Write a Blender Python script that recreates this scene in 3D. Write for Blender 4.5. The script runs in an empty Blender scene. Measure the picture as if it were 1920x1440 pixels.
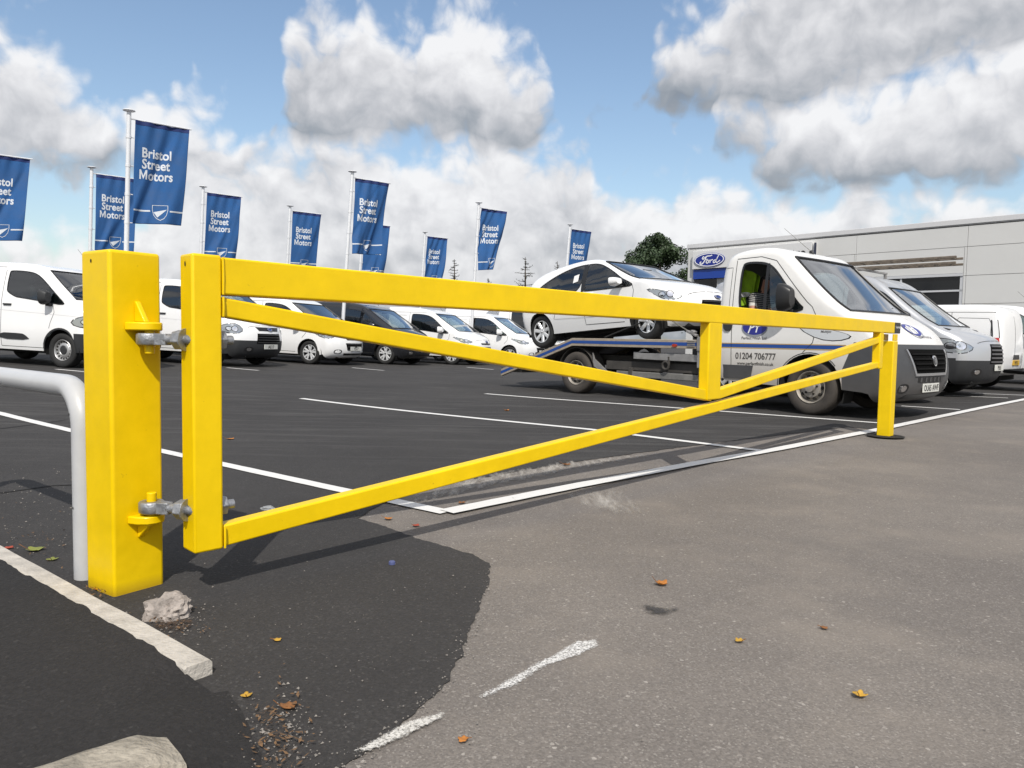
import bpy, bmesh, math, random
from mathutils import Vector, Matrix, noise
from mathutils.geometry import delaunay_2d_cdt
from mathutils.bvhtree import BVHTree

scene = bpy.context.scene
col = scene.collection
R = math.radians
random.seed(7)

# ------------------------------------------------------------------ camera
H = 0.95                                   # eye height above the old asphalt
PITCH, ROLL = R(3.515), R(0.95)
_f = Vector((0, math.cos(PITCH), -math.sin(PITCH)))
_r0 = Vector((1, 0, 0)); _u0 = _r0.cross(_f)
_r = math.cos(ROLL) * _r0 + math.sin(ROLL) * _u0
_u = -math.sin(ROLL) * _r0 + math.cos(ROLL) * _u0
cam_data = bpy.data.cameras.new('camera')
cam = bpy.data.objects.new('camera', cam_data); col.objects.link(cam)
cam_data.sensor_width = 36.0; cam_data.lens = 36.0 * 1400 / 1920
cam_data.clip_start = 0.05; cam_data.clip_end = 5000
cam.matrix_world = Matrix(((_r.x, _u.x, -_f.x, 0), (_r.y, _u.y, -_f.y, 0), (_r.z, _u.z, -_f.z, H), (0, 0, 0, 1)))
scene.camera = cam

# ------------------------------------------------------------------ light
SUN = Vector((0.064, -0.912, 1.0)).normalized()
SUN_EL = math.asin(SUN.z); SUN_ROT = math.atan2(SUN.x, SUN.y)
sd = bpy.data.lights.new('sun', 'SUN'); sd.energy = 4.2; sd.angle = R(0.53); sd.color = (1.0, 0.955, 0.88)
so = bpy.data.objects.new('sun', sd); col.objects.link(so)
so.rotation_euler = SUN.to_track_quat('Z', 'Y').to_euler(); so.location = SUN * 60
vs = scene.view_settings
vs.view_transform = 'Standard'; vs.look = 'None'; vs.exposure = 0.0; vs.gamma = 1.0; vs.use_curve_mapping = False
SKY_STRENGTH = 0.15

world = bpy.data.worlds.new('World'); scene.world = world; world.use_nodes = True
def build_sky():
    nt = world.node_tree; nt.nodes.clear()
    def N(tree, kind, **kw):
        n = tree.nodes.new(kind)
        for k, v in kw.items(): setattr(n, k, v)
        return n
    def setin(tree, sock, v):
        if hasattr(v, 'is_output'): tree.links.new(v, sock)
        else: sock.default_value = v
    def M(tree, op, a, b=None, c=None, clamp=False):
        n = N(tree, 'ShaderNodeMath', operation=op, use_clamp=clamp)
        setin(tree, n.inputs[0], a)
        if b is not None: setin(tree, n.inputs[1], b)
        if c is not None: setin(tree, n.inputs[2], c)
        return n.outputs[0]
    def V(tree, op, a, b=None, c=None):
        n = N(tree, 'ShaderNodeVectorMath', operation=op)
        setin(tree, n.inputs[0], a)
        if b is not None: setin(tree, n.inputs[1], b)
        if c is not None: setin(tree, n.inputs[2], c)
        return n.outputs['Value'] if op in ('LENGTH', 'DOT_PRODUCT', 'DISTANCE') else n.outputs['Vector']
    # three cumulus layers, each a top and a base elevation along the azimuth, roughened by noise
    def curve(u, pts):
        n = N(nt, 'ShaderNodeFloatCurve'); c = n.mapping.curves[0]
        while len(c.points) > 2: c.points.remove(c.points[-2])
        c.points[0].location = pts[0]; c.points[1].location = pts[-1]
        for q in pts[1:-1]: c.points.new(*q)
        for q in c.points: q.handle_type = 'AUTO_CLAMPED'
        n.mapping.use_clip = False; n.mapping.update(); nt.links.new(u, n.inputs[1]); return n.outputs[0]
    tc = N(nt, 'ShaderNodeTexCoord')
    s = N(nt, 'ShaderNodeSeparateXYZ'); nt.links.new(V(nt, 'NORMALIZE', tc.outputs['Generated']), s.inputs[0])
    az = M(nt, 'ARCTAN2', s.outputs[0], s.outputs[1]); el = M(nt, 'ARCSINE', s.outputs[2])
    cb = N(nt, 'ShaderNodeCombineXYZ'); nt.links.new(az, cb.inputs[0]); nt.links.new(el, cb.inputs[1])
    p = cb.outputs[0]
    def noise2(vec, scale, detail, rough=.6):
        n = N(nt, 'ShaderNodeTexNoise', noise_dimensions='2D'); n.inputs['Scale'].default_value = scale; n.inputs['Detail'].default_value = detail
        n.inputs['Roughness'].default_value = rough; nt.links.new(vec, n.inputs['Vector']); return n.outputs
    warp = noise2(p, 11, 2)['Color']
    pw = V(nt, 'MULTIPLY_ADD', V(nt, 'SUBTRACT', warp, (.5, .5, .5)), (.035, .035, 0), p)
    sw = N(nt, 'ShaderNodeSeparateXYZ'); nt.links.new(pw, sw.inputs[0])
    u = M(nt, 'MULTIPLY_ADD', sw.outputs[0], 1 / 1.24, .5, clamp=True); ew = sw.outputs[1]
    field = None; hts = []
    for top, base in CLOUDS:
        t = M(nt, 'MULTIPLY', curve(u, top), .6); b = M(nt, 'MULTIPLY', curve(u, base), .6)
        a1 = M(nt, 'SUBTRACT', t, ew); b1 = M(nt, 'SUBTRACT', ew, b)
        f = M(nt, 'MULTIPLY', M(nt, 'SMOOTH_MIN', a1, M(nt, 'MULTIPLY', b1, 1.6), .02), 17.0)
        ht = M(nt, 'DIVIDE', b1, M(nt, 'MAXIMUM', M(nt, 'SUBTRACT', t, b), .03), clamp=True)
        if field is None: field = f; height = ht
        else:
            pick = M(nt, 'MULTIPLY_ADD', M(nt, 'SUBTRACT', f, field), .9, .5, clamp=True)
            height = M(nt, 'MULTIPLY_ADD', M(nt, 'SUBTRACT', ht, height), pick, height)
            field = M(nt, 'SMOOTH_MAX', field, f, .3)
    # beyond the frame the same broken cumulus goes on
    sn = noise2(V(nt, 'MULTIPLY', pw, (1, 2.2, 1)), 3.0, 3)
    out_x = M(nt, 'SUBTRACT', M(nt, 'ABSOLUTE', az), .60); out_y = M(nt, 'SUBTRACT', el, .47)
    outside = M(nt, 'MULTIPLY', M(nt, 'MAXIMUM', out_x, out_y), 9, clamp=True)
    gen = M(nt, 'MULTIPLY', M(nt, 'SUBTRACT', sn[0], .47), 9.0)
    field = M(nt, 'MULTIPLY_ADD', M(nt, 'SUBTRACT', gen, field), outside, field)
    height = M(nt, 'MULTIPLY_ADD', M(nt, 'SUBTRACT', .62, height), outside, height)
    vor = N(nt, 'ShaderNodeTexVoronoi', feature='F1', voronoi_dimensions='2D'); vor.inputs['Scale'].default_value = 30; vor.inputs['Detail'].default_value = 1.0
    nt.links.new(pw, vor.inputs['Vector'])
    na = noise2(pw, 11, 7, .56)[0]; nb = noise2(V(nt, 'ADD', pw, (.004, .022, 0)), 11, 5, .56)[0]
    f0 = M(nt, 'MULTIPLY_ADD', M(nt, 'SUBTRACT', na, .5), 2.9, field)
    f0 = M(nt, 'MULTIPLY_ADD', M(nt, 'SUBTRACT', .40, vor.outputs['Distance']), .8, f0)
    dens = N(nt, 'ShaderNodeMapRange', interpolation_type='SMOOTHSTEP')
    nt.links.new(f0, dens.inputs[0]); dens.inputs[1].default_value = -.85; dens.inputs[2].default_value = .25
    relief = M(nt, 'MULTIPLY', M(nt, 'SUBTRACT', na, nb), .85)
    puff = M(nt, 'MULTIPLY', M(nt, 'SUBTRACT', .40, vor.outputs['Distance']), .14)
    broad = M(nt, 'MULTIPLY', M(nt, 'SUBTRACT', sn[0], .5), .8)
    lit = M(nt, 'MULTIPLY_ADD', M(nt, 'POWER', height, .7), .74, .27)
    lit = M(nt, 'ADD', M(nt, 'ADD', lit, relief), M(nt, 'ADD', puff, broad), clamp=True)
    ramp = N(nt, 'ShaderNodeValToRGB'); nt.links.new(lit, ramp.inputs[0])
    cr = ramp.color_ramp
    cr.elements[0].position = .0; cr.elements[0].color = (.25, .285, .335, 1)
    cr.elements[1].position = 1.0; cr.elements[1].color = (.93, .93, .94, 1)
    for pos, c in ((.3, (.36, .39, .43)), (.55, (.56, .57, .6)), (.8, (.78, .78, .8))):
        e_ = cr.elements.new(pos); e_.color = (*c, 1)
    sky = N(nt, 'ShaderNodeTexSky', sky_type='NISHITA', sun_disc=False, sun_elevation=SUN_EL, sun_rotation=SUN_ROT, altitude=50, air_density=1.2, dust_density=1.4, ozone_density=1.6)
    cl = V(nt, 'MULTIPLY', ramp.outputs[0], (1 / SKY_STRENGTH,) * 3)
    mix = N(nt, 'ShaderNodeMix', data_type='RGBA')
    nt.links.new(M(nt, 'MULTIPLY', dens.outputs[0], .96), mix.inputs[0])
    nt.links.new(sky.outputs[0], mix.inputs[6]); nt.links.new(cl, mix.inputs[7])
    bg = N(nt, 'ShaderNodeBackground'); bg.inputs[1].default_value = SKY_STRENGTH
    out = N(nt, 'ShaderNodeOutputWorld')
    nt.links.new(mix.outputs[2], bg.inputs[0]); nt.links.new(bg.outputs[0], out.inputs[0])
# cloud layers: (azimuth/1.24+.5, elevation/.6) points of the tops and of the bases
CLOUDS = [
    ([(0.000, 0.479), (0.044, 0.498), (0.072, 0.450), (0.102, 0.394), (0.121, 0.322), (0.142, 0.306), (0.234, 0.324), (0.248, 0.358), (0.259, 0.493), (0.269, 0.583), (0.296, 0.627), (0.320, 0.611), (0.344, 0.625), (0.371, 0.638), (0.402, 0.652), (0.418, 0.682), (0.435, 0.684), (0.460, 0.659), (0.474, 0.616), (0.495, 0.588), (0.517, 0.568), (0.533, 0.527), (0.547, 0.428), (0.625, 0.426), (0.637, 0.539), (0.650, 0.570), (0.698, 0.592), (0.718, 0.646), (0.733, 0.680), (0.762, 0.735), (0.828, 0.775), (0.896, 0.750), (0.938, 0.733), (1.000, 0.706)],
     [(0.000, 0.268), (0.042, 0.292), (0.071, 0.309), (0.101, 0.331), (0.121, 0.351), (0.142, 0.366), (0.234, 0.386), (0.248, 0.420), (0.259, 0.447), (0.269, 0.424), (0.296, 0.410), (0.321, 0.406), (0.345, 0.406), (0.372, 0.405), (0.403, 0.408), (0.420, 0.409), (0.437, 0.411), (0.462, 0.412), (0.476, 0.409), (0.497, 0.405), (0.518, 0.425), (0.534, 0.475), (0.546, 0.502), (0.624, 0.510), (0.637, 0.529), (0.651, 0.518), (0.699, 0.498), (0.721, 0.475), (0.737, 0.463), (0.767, 0.451), (0.835, 0.466), (0.902, 0.492), (0.944, 0.506), (1.000, 0.521)]),
    ([(0.000, 0.504), (0.114, 0.300), (0.126, 0.372), (0.161, 0.425), (0.204, 0.395), (0.244, 0.325), (0.275, 0.276), (0.687, 0.293), (0.704, 0.378), (0.713, 0.481), (0.736, 0.488), (0.762, 0.469), (0.796, 0.483), (0.834, 0.500), (0.880, 0.516), (0.923, 0.522), (1.000, 0.526)],
     [(0.000, 0.570), (0.115, 0.359), (0.126, 0.313), (0.160, 0.315), (0.204, 0.313), (0.244, 0.378), (0.275, 0.383), (0.685, 0.401), (0.703, 0.410), (0.714, 0.393), (0.738, 0.359), (0.764, 0.336), (0.800, 0.318), (0.838, 0.309), (0.884, 0.313), (0.928, 0.311), (1.000, 0.297)]),
    ([(0.000, 0.153), (0.041, 0.165), (0.070, 0.142), (0.104, 0.157), (0.127, 0.232), (0.146, 0.307), (0.170, 0.353), (0.204, 0.344), (0.244, 0.336), (0.275, 0.362), (0.307, 0.388), (0.339, 0.405), (0.383, 0.389), (0.434, 0.411), (0.490, 0.407), (0.519, 0.397), (0.552, 0.417), (0.575, 0.384), (0.593, 0.285), (0.621, 0.268), (0.654, 0.311), (0.697, 0.327), (0.739, 0.320), (0.760, 0.278), (0.791, 0.238), (0.820, 0.257), (0.848, 0.302), (0.876, 0.266), (0.907, 0.272), (0.950, 0.251), (1.000, 0.237)],
     [(0.000, -0.032), (0.039, -0.031), (0.068, -0.030), (0.103, -0.030), (0.126, -0.019), (0.145, -0.018), (0.168, -0.018), (0.203, -0.017), (0.244, -0.015), (0.275, -0.014), (0.307, -0.013), (0.340, -0.012), (0.385, -0.011), (0.436, -0.009), (0.493, -0.007), (0.522, -0.006), (0.557, -0.005), (0.579, -0.004), (0.597, -0.004), (0.625, -0.003), (0.658, -0.002), (0.702, -0.000), (0.744, 0.001), (0.765, 0.002), (0.796, 0.003), (0.825, 0.004), (0.854, 0.005), (0.882, 0.006), (0.913, 0.007), (0.955, 0.009), (1.000, 0.001)]),
]
build_sky()
world.cycles.sampling_method = 'MANUAL'; world.cycles.sample_map_resolution = 512
scene.cycles.max_bounces = 6; scene.cycles.diffuse_bounces = 3; scene.cycles.glossy_bounces = 3; scene.cycles.transmission_bounces = 4; scene.cycles.transparent_max_bounces = 10
scene.cycles.caustics_reflective = False; scene.cycles.caustics_refractive = False

# ------------------------------------------------------------------ helpers
def sstep(a, b, x):
    t = min(1, max(0, (x - a) / (b - a))); return t * t * (3 - 2 * t)
def gz(x, y):                                # the car park climbs gently towards the left
    t = -x - 1.0
    rise = .031 * (t if t > 2 else 0 if t < -2 else (t + 2) ** 2 / 8)
    return min(.42, rise) * sstep(6, 13, y)
def ray(x, y):
    return _f + _r * ((x - 960) / 1400) - _u * ((y - 720) / 1400)
def gp(x, y, z=0.0):                         # point of a level plane seen at a photograph position
    d = ray(x, y); t = (z - H) / d.z; return Vector((0, 0, H)) + d * t
def gpl(x, y):
    z = 0
    for _ in range(25):
        p = gp(x, y, z); z = gz(p.x, p.y)
    return p

def nodes_of(m): return m.node_tree.nodes, m.node_tree.links
MATS = {}
def mat(name, color, rough=.5, metal=0., var=0., vscale=6., bump=0., bscale=60., coat=0., spec=.5, dirt=None, dirt_z=None, chips=None):
    if name in MATS: return MATS[name]
    m = bpy.data.materials.new(name); m.use_nodes = True; n, l = nodes_of(m); b = n['Principled BSDF']
    b.inputs['Base Color'].default_value = (*color, 1); b.inputs['Roughness'].default_value = rough
    b.inputs['Metallic'].default_value = metal; b.inputs['Coat Weight'].default_value = coat; b.inputs['Coat Roughness'].default_value = .08
    b.inputs['Specular IOR Level'].default_value = spec
    tc = n.new('ShaderNodeTexCoord')
    if var:
        t = n.new('ShaderNodeTexNoise'); t.inputs['Scale'].default_value = vscale; t.inputs['Detail'].default_value = 6; t.inputs['Roughness'].default_value = .65
        l.new(tc.outputs['Object'], t.inputs['Vector'])
        mr = n.new('ShaderNodeMapRange'); l.new(t.outputs[0], mr.inputs[0]); mr.inputs[1].default_value = .3; mr.inputs[2].default_value = .7
        mr.inputs[3].default_value = 1 - var; mr.inputs[4].default_value = 1 + var * .6
        mx = n.new('ShaderNodeVectorMath'); mx.operation = 'SCALE'; mx.inputs[0].default_value = color; l.new(mr.outputs[0], mx.inputs['Scale'])
        src = mx.outputs[0]
        if dirt:                              # road film that thickens towards the sill
            sp = n.new('ShaderNodeSeparateXYZ'); l.new(tc.outputs['Object'], sp.inputs[0])
            z0, z1, amt = dirt_z
            dm = n.new('ShaderNodeMapRange'); l.new(sp.outputs[2], dm.inputs[0]); dm.inputs[1].default_value = z1; dm.inputs[2].default_value = z0
            dm.inputs[3].default_value = 0; dm.inputs[4].default_value = amt
            dn = n.new('ShaderNodeMath'); dn.operation = 'MULTIPLY'; l.new(dm.outputs[0], dn.inputs[0]); l.new(mr.outputs[0], dn.inputs[1]); dn.use_clamp = True
            mm = n.new('ShaderNodeMix'); mm.data_type = 'RGBA'; l.new(dn.outputs[0], mm.inputs[0]); l.new(src, mm.inputs[6]); mm.inputs[7].default_value = (*dirt, 1)
            src = mm.outputs[2]
        if chips:                             # small scuffs and chips
            cn = n.new('ShaderNodeTexNoise'); cn.inputs['Scale'].default_value = 26; cn.inputs['Detail'].default_value = 10; cn.inputs['Roughness'].default_value = .72; l.new(tc.outputs['Object'], cn.inputs['Vector'])
            cm = n.new('ShaderNodeMapRange'); l.new(cn.outputs[0], cm.inputs[0]); cm.inputs[1].default_value = .655; cm.inputs[2].default_value = .70; cm.inputs[4].default_value = .6
            c2 = n.new('ShaderNodeMix'); c2.data_type = 'RGBA'; l.new(cm.outputs[0], c2.inputs[0]); l.new(src, c2.inputs[6]); c2.inputs[7].default_value = (*chips, 1); src = c2.outputs[2]
        l.new(src, b.inputs['Base Color'])
        rr = n.new('ShaderNodeMapRange'); l.new(t.outputs[0], rr.inputs[0]); rr.inputs[1].default_value = .3; rr.inputs[2].default_value = .7
        rr.inputs[3].default_value = max(0, rough * .85); rr.inputs[4].default_value = min(1, rough * 1.2); l.new(rr.outputs[0], b.inputs['Roughness'])
    if bump:
        t2 = n.new('ShaderNodeTexNoise'); t2.inputs['Scale'].default_value = bscale; t2.inputs['Detail'].default_value = 4
        l.new(tc.outputs['Object'], t2.inputs['Vector'])
        bp = n.new('ShaderNodeBump'); bp.inputs['Strength'].default_value = bump; bp.inputs['Distance'].default_value = .01
        l.new(t2.outputs[0], bp.inputs['Height']); l.new(bp.outputs[0], b.inputs['Normal'])
    MATS[name] = m; return m
def glass(name, tint, rough=.015, gain=1.0):
    if name in MATS: return MATS[name]
    m = bpy.data.materials.new(name); m.use_nodes = True; n, l = nodes_of(m); n.remove(n['Principled BSDF'])
    tr = n.new('ShaderNodeBsdfTransparent'); tr.inputs[0].default_value = (*tint, 1)
    gl = n.new('ShaderNodeBsdfGlossy'); gl.inputs['Roughness'].default_value = rough; gl.inputs[0].default_value = (.95, .97, 1, 1)
    fr = n.new('ShaderNodeFresnel'); fr.inputs[0].default_value = 1.55
    ml = n.new('ShaderNodeMath'); ml.operation = 'MULTIPLY'; ml.use_clamp = True; l.new(fr.outputs[0], ml.inputs[0]); ml.inputs[1].default_value = gain * 1.6
    mx = n.new('ShaderNodeMixShader'); l.new(ml.outputs[0], mx.inputs[0]); l.new(tr.outputs[0], mx.inputs[1]); l.new(gl.outputs[0], mx.inputs[2])
    l.new(mx.outputs[0], n['Material Output'].inputs[0]); MATS[name] = m; return m

class MB:                                     # collects geometry for ONE mesh
    def __init__(s): s.v = []; s.f = []; s.mi = []
    def add(s, vs, fs, mi=0):
        o = len(s.v); s.v += [Vector(v) for v in vs]; s.f += [tuple(i + o for i in f) for f in fs]; s.mi += [mi] * len(fs); return s
    def box(s, lo, hi, M=None, mi=0):
        (a, b, c), (d, e, g) = lo, hi
        vs = [Vector(p) for p in ((a, b, c), (d, b, c), (d, e, c), (a, e, c), (a, b, g), (d, b, g), (d, e, g), (a, e, g))]
        if M: vs = [M @ v for v in vs]
        return s.add(vs, [(0, 3, 2, 1), (4, 5, 6, 7), (0, 1, 5, 4), (1, 2, 6, 5), (2, 3, 7, 6), (3, 0, 4, 7)], mi)
    def prism(s, poly, d0, d1, fn, mi=0):     # polygon (a,b) extruded d0..d1; fn(a,b,d) -> point
        n = len(poly)
        vs = [fn(a, b, d0) for a, b in poly] + [fn(a, b, d1) for a, b in poly]
        fs = [tuple(range(n))[::-1], tuple(range(n, 2 * n))] + [(i, (i + 1) % n, n + (i + 1) % n, n + i) for i in range(n)]
        return s.add(vs, fs, mi)
    def tube(s, pts, rad, seg=12, caps=True, mi=0):
        pts = [Vector(p) for p in pts]; n = len(pts); rads = rad if isinstance(rad, (list, tuple)) else [rad] * n
        t0 = (pts[1] - pts[0]).normalized(); up = Vector((0, 0, 1)) if abs(t0.z) < .9 else Vector((1, 0, 0))
        x = t0.cross(up).normalized(); vs = []; fs = []
        for i, p in enumerate(pts):
            t = (pts[min(i + 1, n - 1)] - pts[max(i - 1, 0)]).normalized()
            x = (x - t * x.dot(t)).normalized(); y = t.cross(x)
            for k in range(seg):
                a = 2 * math.pi * k / seg; vs.append(p + (x * math.cos(a) + y * math.sin(a)) * rads[i])
        for i in range(n - 1):
            for k in range(seg):
                fs.append((i * seg + k, i * seg + (k + 1) % seg, (i + 1) * seg + (k + 1) % seg, (i + 1) * seg + k))
        if caps: fs += [tuple(range(seg))[::-1], tuple(range((n - 1) * seg, n * seg))]
        return s.add(vs, fs, mi)
    def lathe(s, prof, seg, fn, mi=0, close=False):   # prof (r, h); fn(r*cos, r*sin, h) -> point
        m = len(prof); vs = []; fs = []
        for k in range(seg):
            a = 2 * math.pi * k / seg
            vs += [fn(r * math.cos(a), r * math.sin(a), h) for r, h in prof]
        for k in range(seg):
            for i in range(m if close else m - 1):
                j = (i + 1) % m; fs.append((k * m + i, ((k + 1) % seg) * m + i, ((k + 1) % seg) * m + j, k * m + j))
        return s.add(vs, fs, mi)
    def grid(s, rows, mi=0):
        w = len(rows[0]); vs = [v for r in rows for v in r]
        fs = [(i * w + j, i * w + j + 1, (i + 1) * w + j + 1, (i + 1) * w + j) for i in range(len(rows) - 1) for j in range(w - 1)]
        return s.add(vs, fs, mi)
    def build(s, name, m, parent=None, smooth=35, bevel=0, seg=2):
        me = bpy.data.meshes.new(name); me.from_pydata([tuple(v) for v in s.v], [], s.f)
        ms = m if isinstance(m, (list, tuple)) else [m]
        for x in ms: me.materials.append(x)
        if len(ms) > 1: me.polygons.foreach_set('material_index', s.mi)
        me.validate(); me.update()
        bm = bmesh.new(); bm.from_mesh(me); bmesh.ops.remove_doubles(bm, verts=bm.verts, dist=1e-5); bmesh.ops.recalc_face_normals(bm, faces=bm.faces); bm.to_mesh(me); bm.free()
        if smooth: me.shade_smooth(); me.set_sharp_from_angle(angle=R(smooth))
        return link(name, me, parent, bevel, seg)
def link(name, me, parent=None, bevel=0, seg=2):
    o = bpy.data.objects.new(name, me); col.objects.link(o); o.parent = parent
    if bevel:
        b = o.modifiers.new('bevel', 'BEVEL'); b.width = bevel; b.segments = seg; b.limit_method = 'ANGLE'; b.angle_limit = R(40)
    return o
def thing(name, loc=(0, 0, 0), rz=0):
    o = bpy.data.objects.new(name, None); col.objects.link(o); o.location = loc; o.rotation_euler = (0, 0, rz); o.empty_display_size = .2; return o
def tag(o, label, cat, group=None):
    o['label'] = label; o['category'] = cat
    if group: o['group'] = group
    return o
def struct(o, label=None):
    o['kind'] = 'structure'
    if label: o['label'] = label
    return o
def copy_tree(o, parent=None):
    c = o.copy(); col.objects.link(c); c.parent = parent
    for ch in list(o.children):
        d = copy_tree(ch, c)
    return c
def in_poly(x, y, poly):
    c = False; n = len(poly); j = n - 1
    for i in range(n):
        xi, yi = poly[i]; xj, yj = poly[j]
        if (yi > y) != (yj > y) and x < (xj - xi) * (y - yi) / (yj - yi) + xi: c = not c
        j = i
    return c
def seg_dist(x, y, poly, closed=True):
    best = 1e9; n = len(poly)
    for i in range(n if closed else n - 1):
        ax, ay = poly[i]; bx, by = poly[(i + 1) % n]; dx, dy = bx - ax, by - ay; L = dx * dx + dy * dy or 1e-9
        t = max(0, min(1, ((x - ax) * dx + (y - ay) * dy) / L)); best = min(best, math.hypot(x - ax - t * dx, y - ay - t * dy))
    return best
def densify(pl, step):
    out = []
    for i, a in enumerate(pl):
        b = pl[(i + 1) % len(pl)]; n = max(1, round(math.dist(a, b) / step)); out += [(a[0] + (b[0] - a[0]) * k / n, a[1] + (b[1] - a[1]) * k / n) for k in range(n)]
    return out
def fill2d(poly, step, holes=(), lines=()):   # triangulated polygon with inner points; returns verts, tris
    vs = []; es = []
    if step: poly = densify(poly, step)
    def loop(pl, closed=True):
        o = len(vs); vs.extend(Vector(p) for p in pl); n = len(pl)
        es.extend((o + i, o + (i + 1) % n) for i in range(n if closed else n - 1))
    loop(poly)
    for h in holes: loop(h)
    for ln in lines: loop(ln, False)
    if step:
        x0 = min(p[0] for p in poly); x1 = max(p[0] for p in poly); y0 = min(p[1] for p in poly); y1 = max(p[1] for p in poly)
        nx = int((x1 - x0) / step); ny = int((y1 - y0) / step)
        for i in range(1, nx + 1):
            for j in range(1, ny + 1):
                x = x0 + (i + (.5 if j % 2 else 0) - .25) * (x1 - x0) / (nx + .5); y = y0 + (j - .5) * (y1 - y0) / ny if ny else y0
                if not in_poly(x, y, poly) or seg_dist(x, y, poly) < step * .35: continue
                if any(in_poly(x, y, h) or seg_dist(x, y, h) < step * .3 for h in holes): continue
                if any(seg_dist(x, y, ln, False) < step * .3 for ln in lines): continue
                vs.append(Vector((x, y)))
    ov, oe, of, *_ = delaunay_2d_cdt(vs, es, [], 0, 1e-6)
    tris = []
    for f in of:
        cx = sum(ov[i].x for i in f) / 3; cy = sum(ov[i].y for i in f) / 3
        if in_poly(cx, cy, poly) and not any(in_poly(cx, cy, h) for h in holes): tris.append(tuple(f))
    return [(v.x, v.y) for v in ov], tris
def chaikin(pts, it=2, closed=False):
    for _ in range(it):
        q = [] if closed else [pts[0]]
        n = len(pts)
        for i in range(n if closed else n - 1):
            a = pts[i]; b = pts[(i + 1) % n]
            q += [tuple(.75 * u + .25 * w for u, w in zip(a, b)), tuple(.25 * u + .75 * w for u, w in zip(a, b))]
        if not closed: q.append(pts[-1])
        pts = q
    return pts
_TXT = {}
def text2d(s, size=1.0, bold=0.0, shear=0.0, align='CENTER', spacing=1.0):
    key = (s, size, bold, shear, align, spacing)
    if key not in _TXT:
        c = bpy.data.curves.new('t', 'FONT'); c.body = s; c.size = size; c.offset = bold; c.shear = shear; c.align_x = align; c.space_character = spacing
        c.resolution_u = 3; c.fill_mode = 'BOTH'
        o = bpy.data.objects.new('t', c); col.objects.link(o)
        bpy.context.view_layer.update()
        me = bpy.data.meshes.new_from_object(o.evaluated_get(bpy.context.evaluated_depsgraph_get()))
        bm = bmesh.new(); bm.from_mesh(me); bmesh.ops.triangulate(bm, faces=bm.faces)
        _TXT[key] = ([(v.co.x, v.co.y) for v in bm.verts], [tuple(v.index for v in f.verts) for f in bm.faces])
        bm.free(); bpy.data.objects.remove(o); bpy.data.curves.remove(c); bpy.data.meshes.remove(me)
    return _TXT[key]
def stroke2d(pts, w):                          # ribbon of varying width along a polyline
    n = len(pts); ws = w if isinstance(w, (list, tuple)) else [w] * n; L = []; Rr = []
    for i, (x, y) in enumerate(pts):
        a = pts[max(0, i - 1)]; b = pts[min(n - 1, i + 1)]; dx, dy = b[0] - a[0], b[1] - a[1]; d = math.hypot(dx, dy) or 1
        L.append((x - dy / d * ws[i] / 2, y + dx / d * ws[i] / 2)); Rr.append((x + dy / d * ws[i] / 2, y - dx / d * ws[i] / 2))
    return L + Rr, [(i, i + 1, n + i + 1, n + i) for i in range(n - 1)]
def ellipse2d(a, b, n=28, cx=0, cy=0): return [(cx + a * math.cos(2 * math.pi * k / n), cy + b * math.sin(2 * math.pi * k / n)) for k in range(n)]
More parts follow.
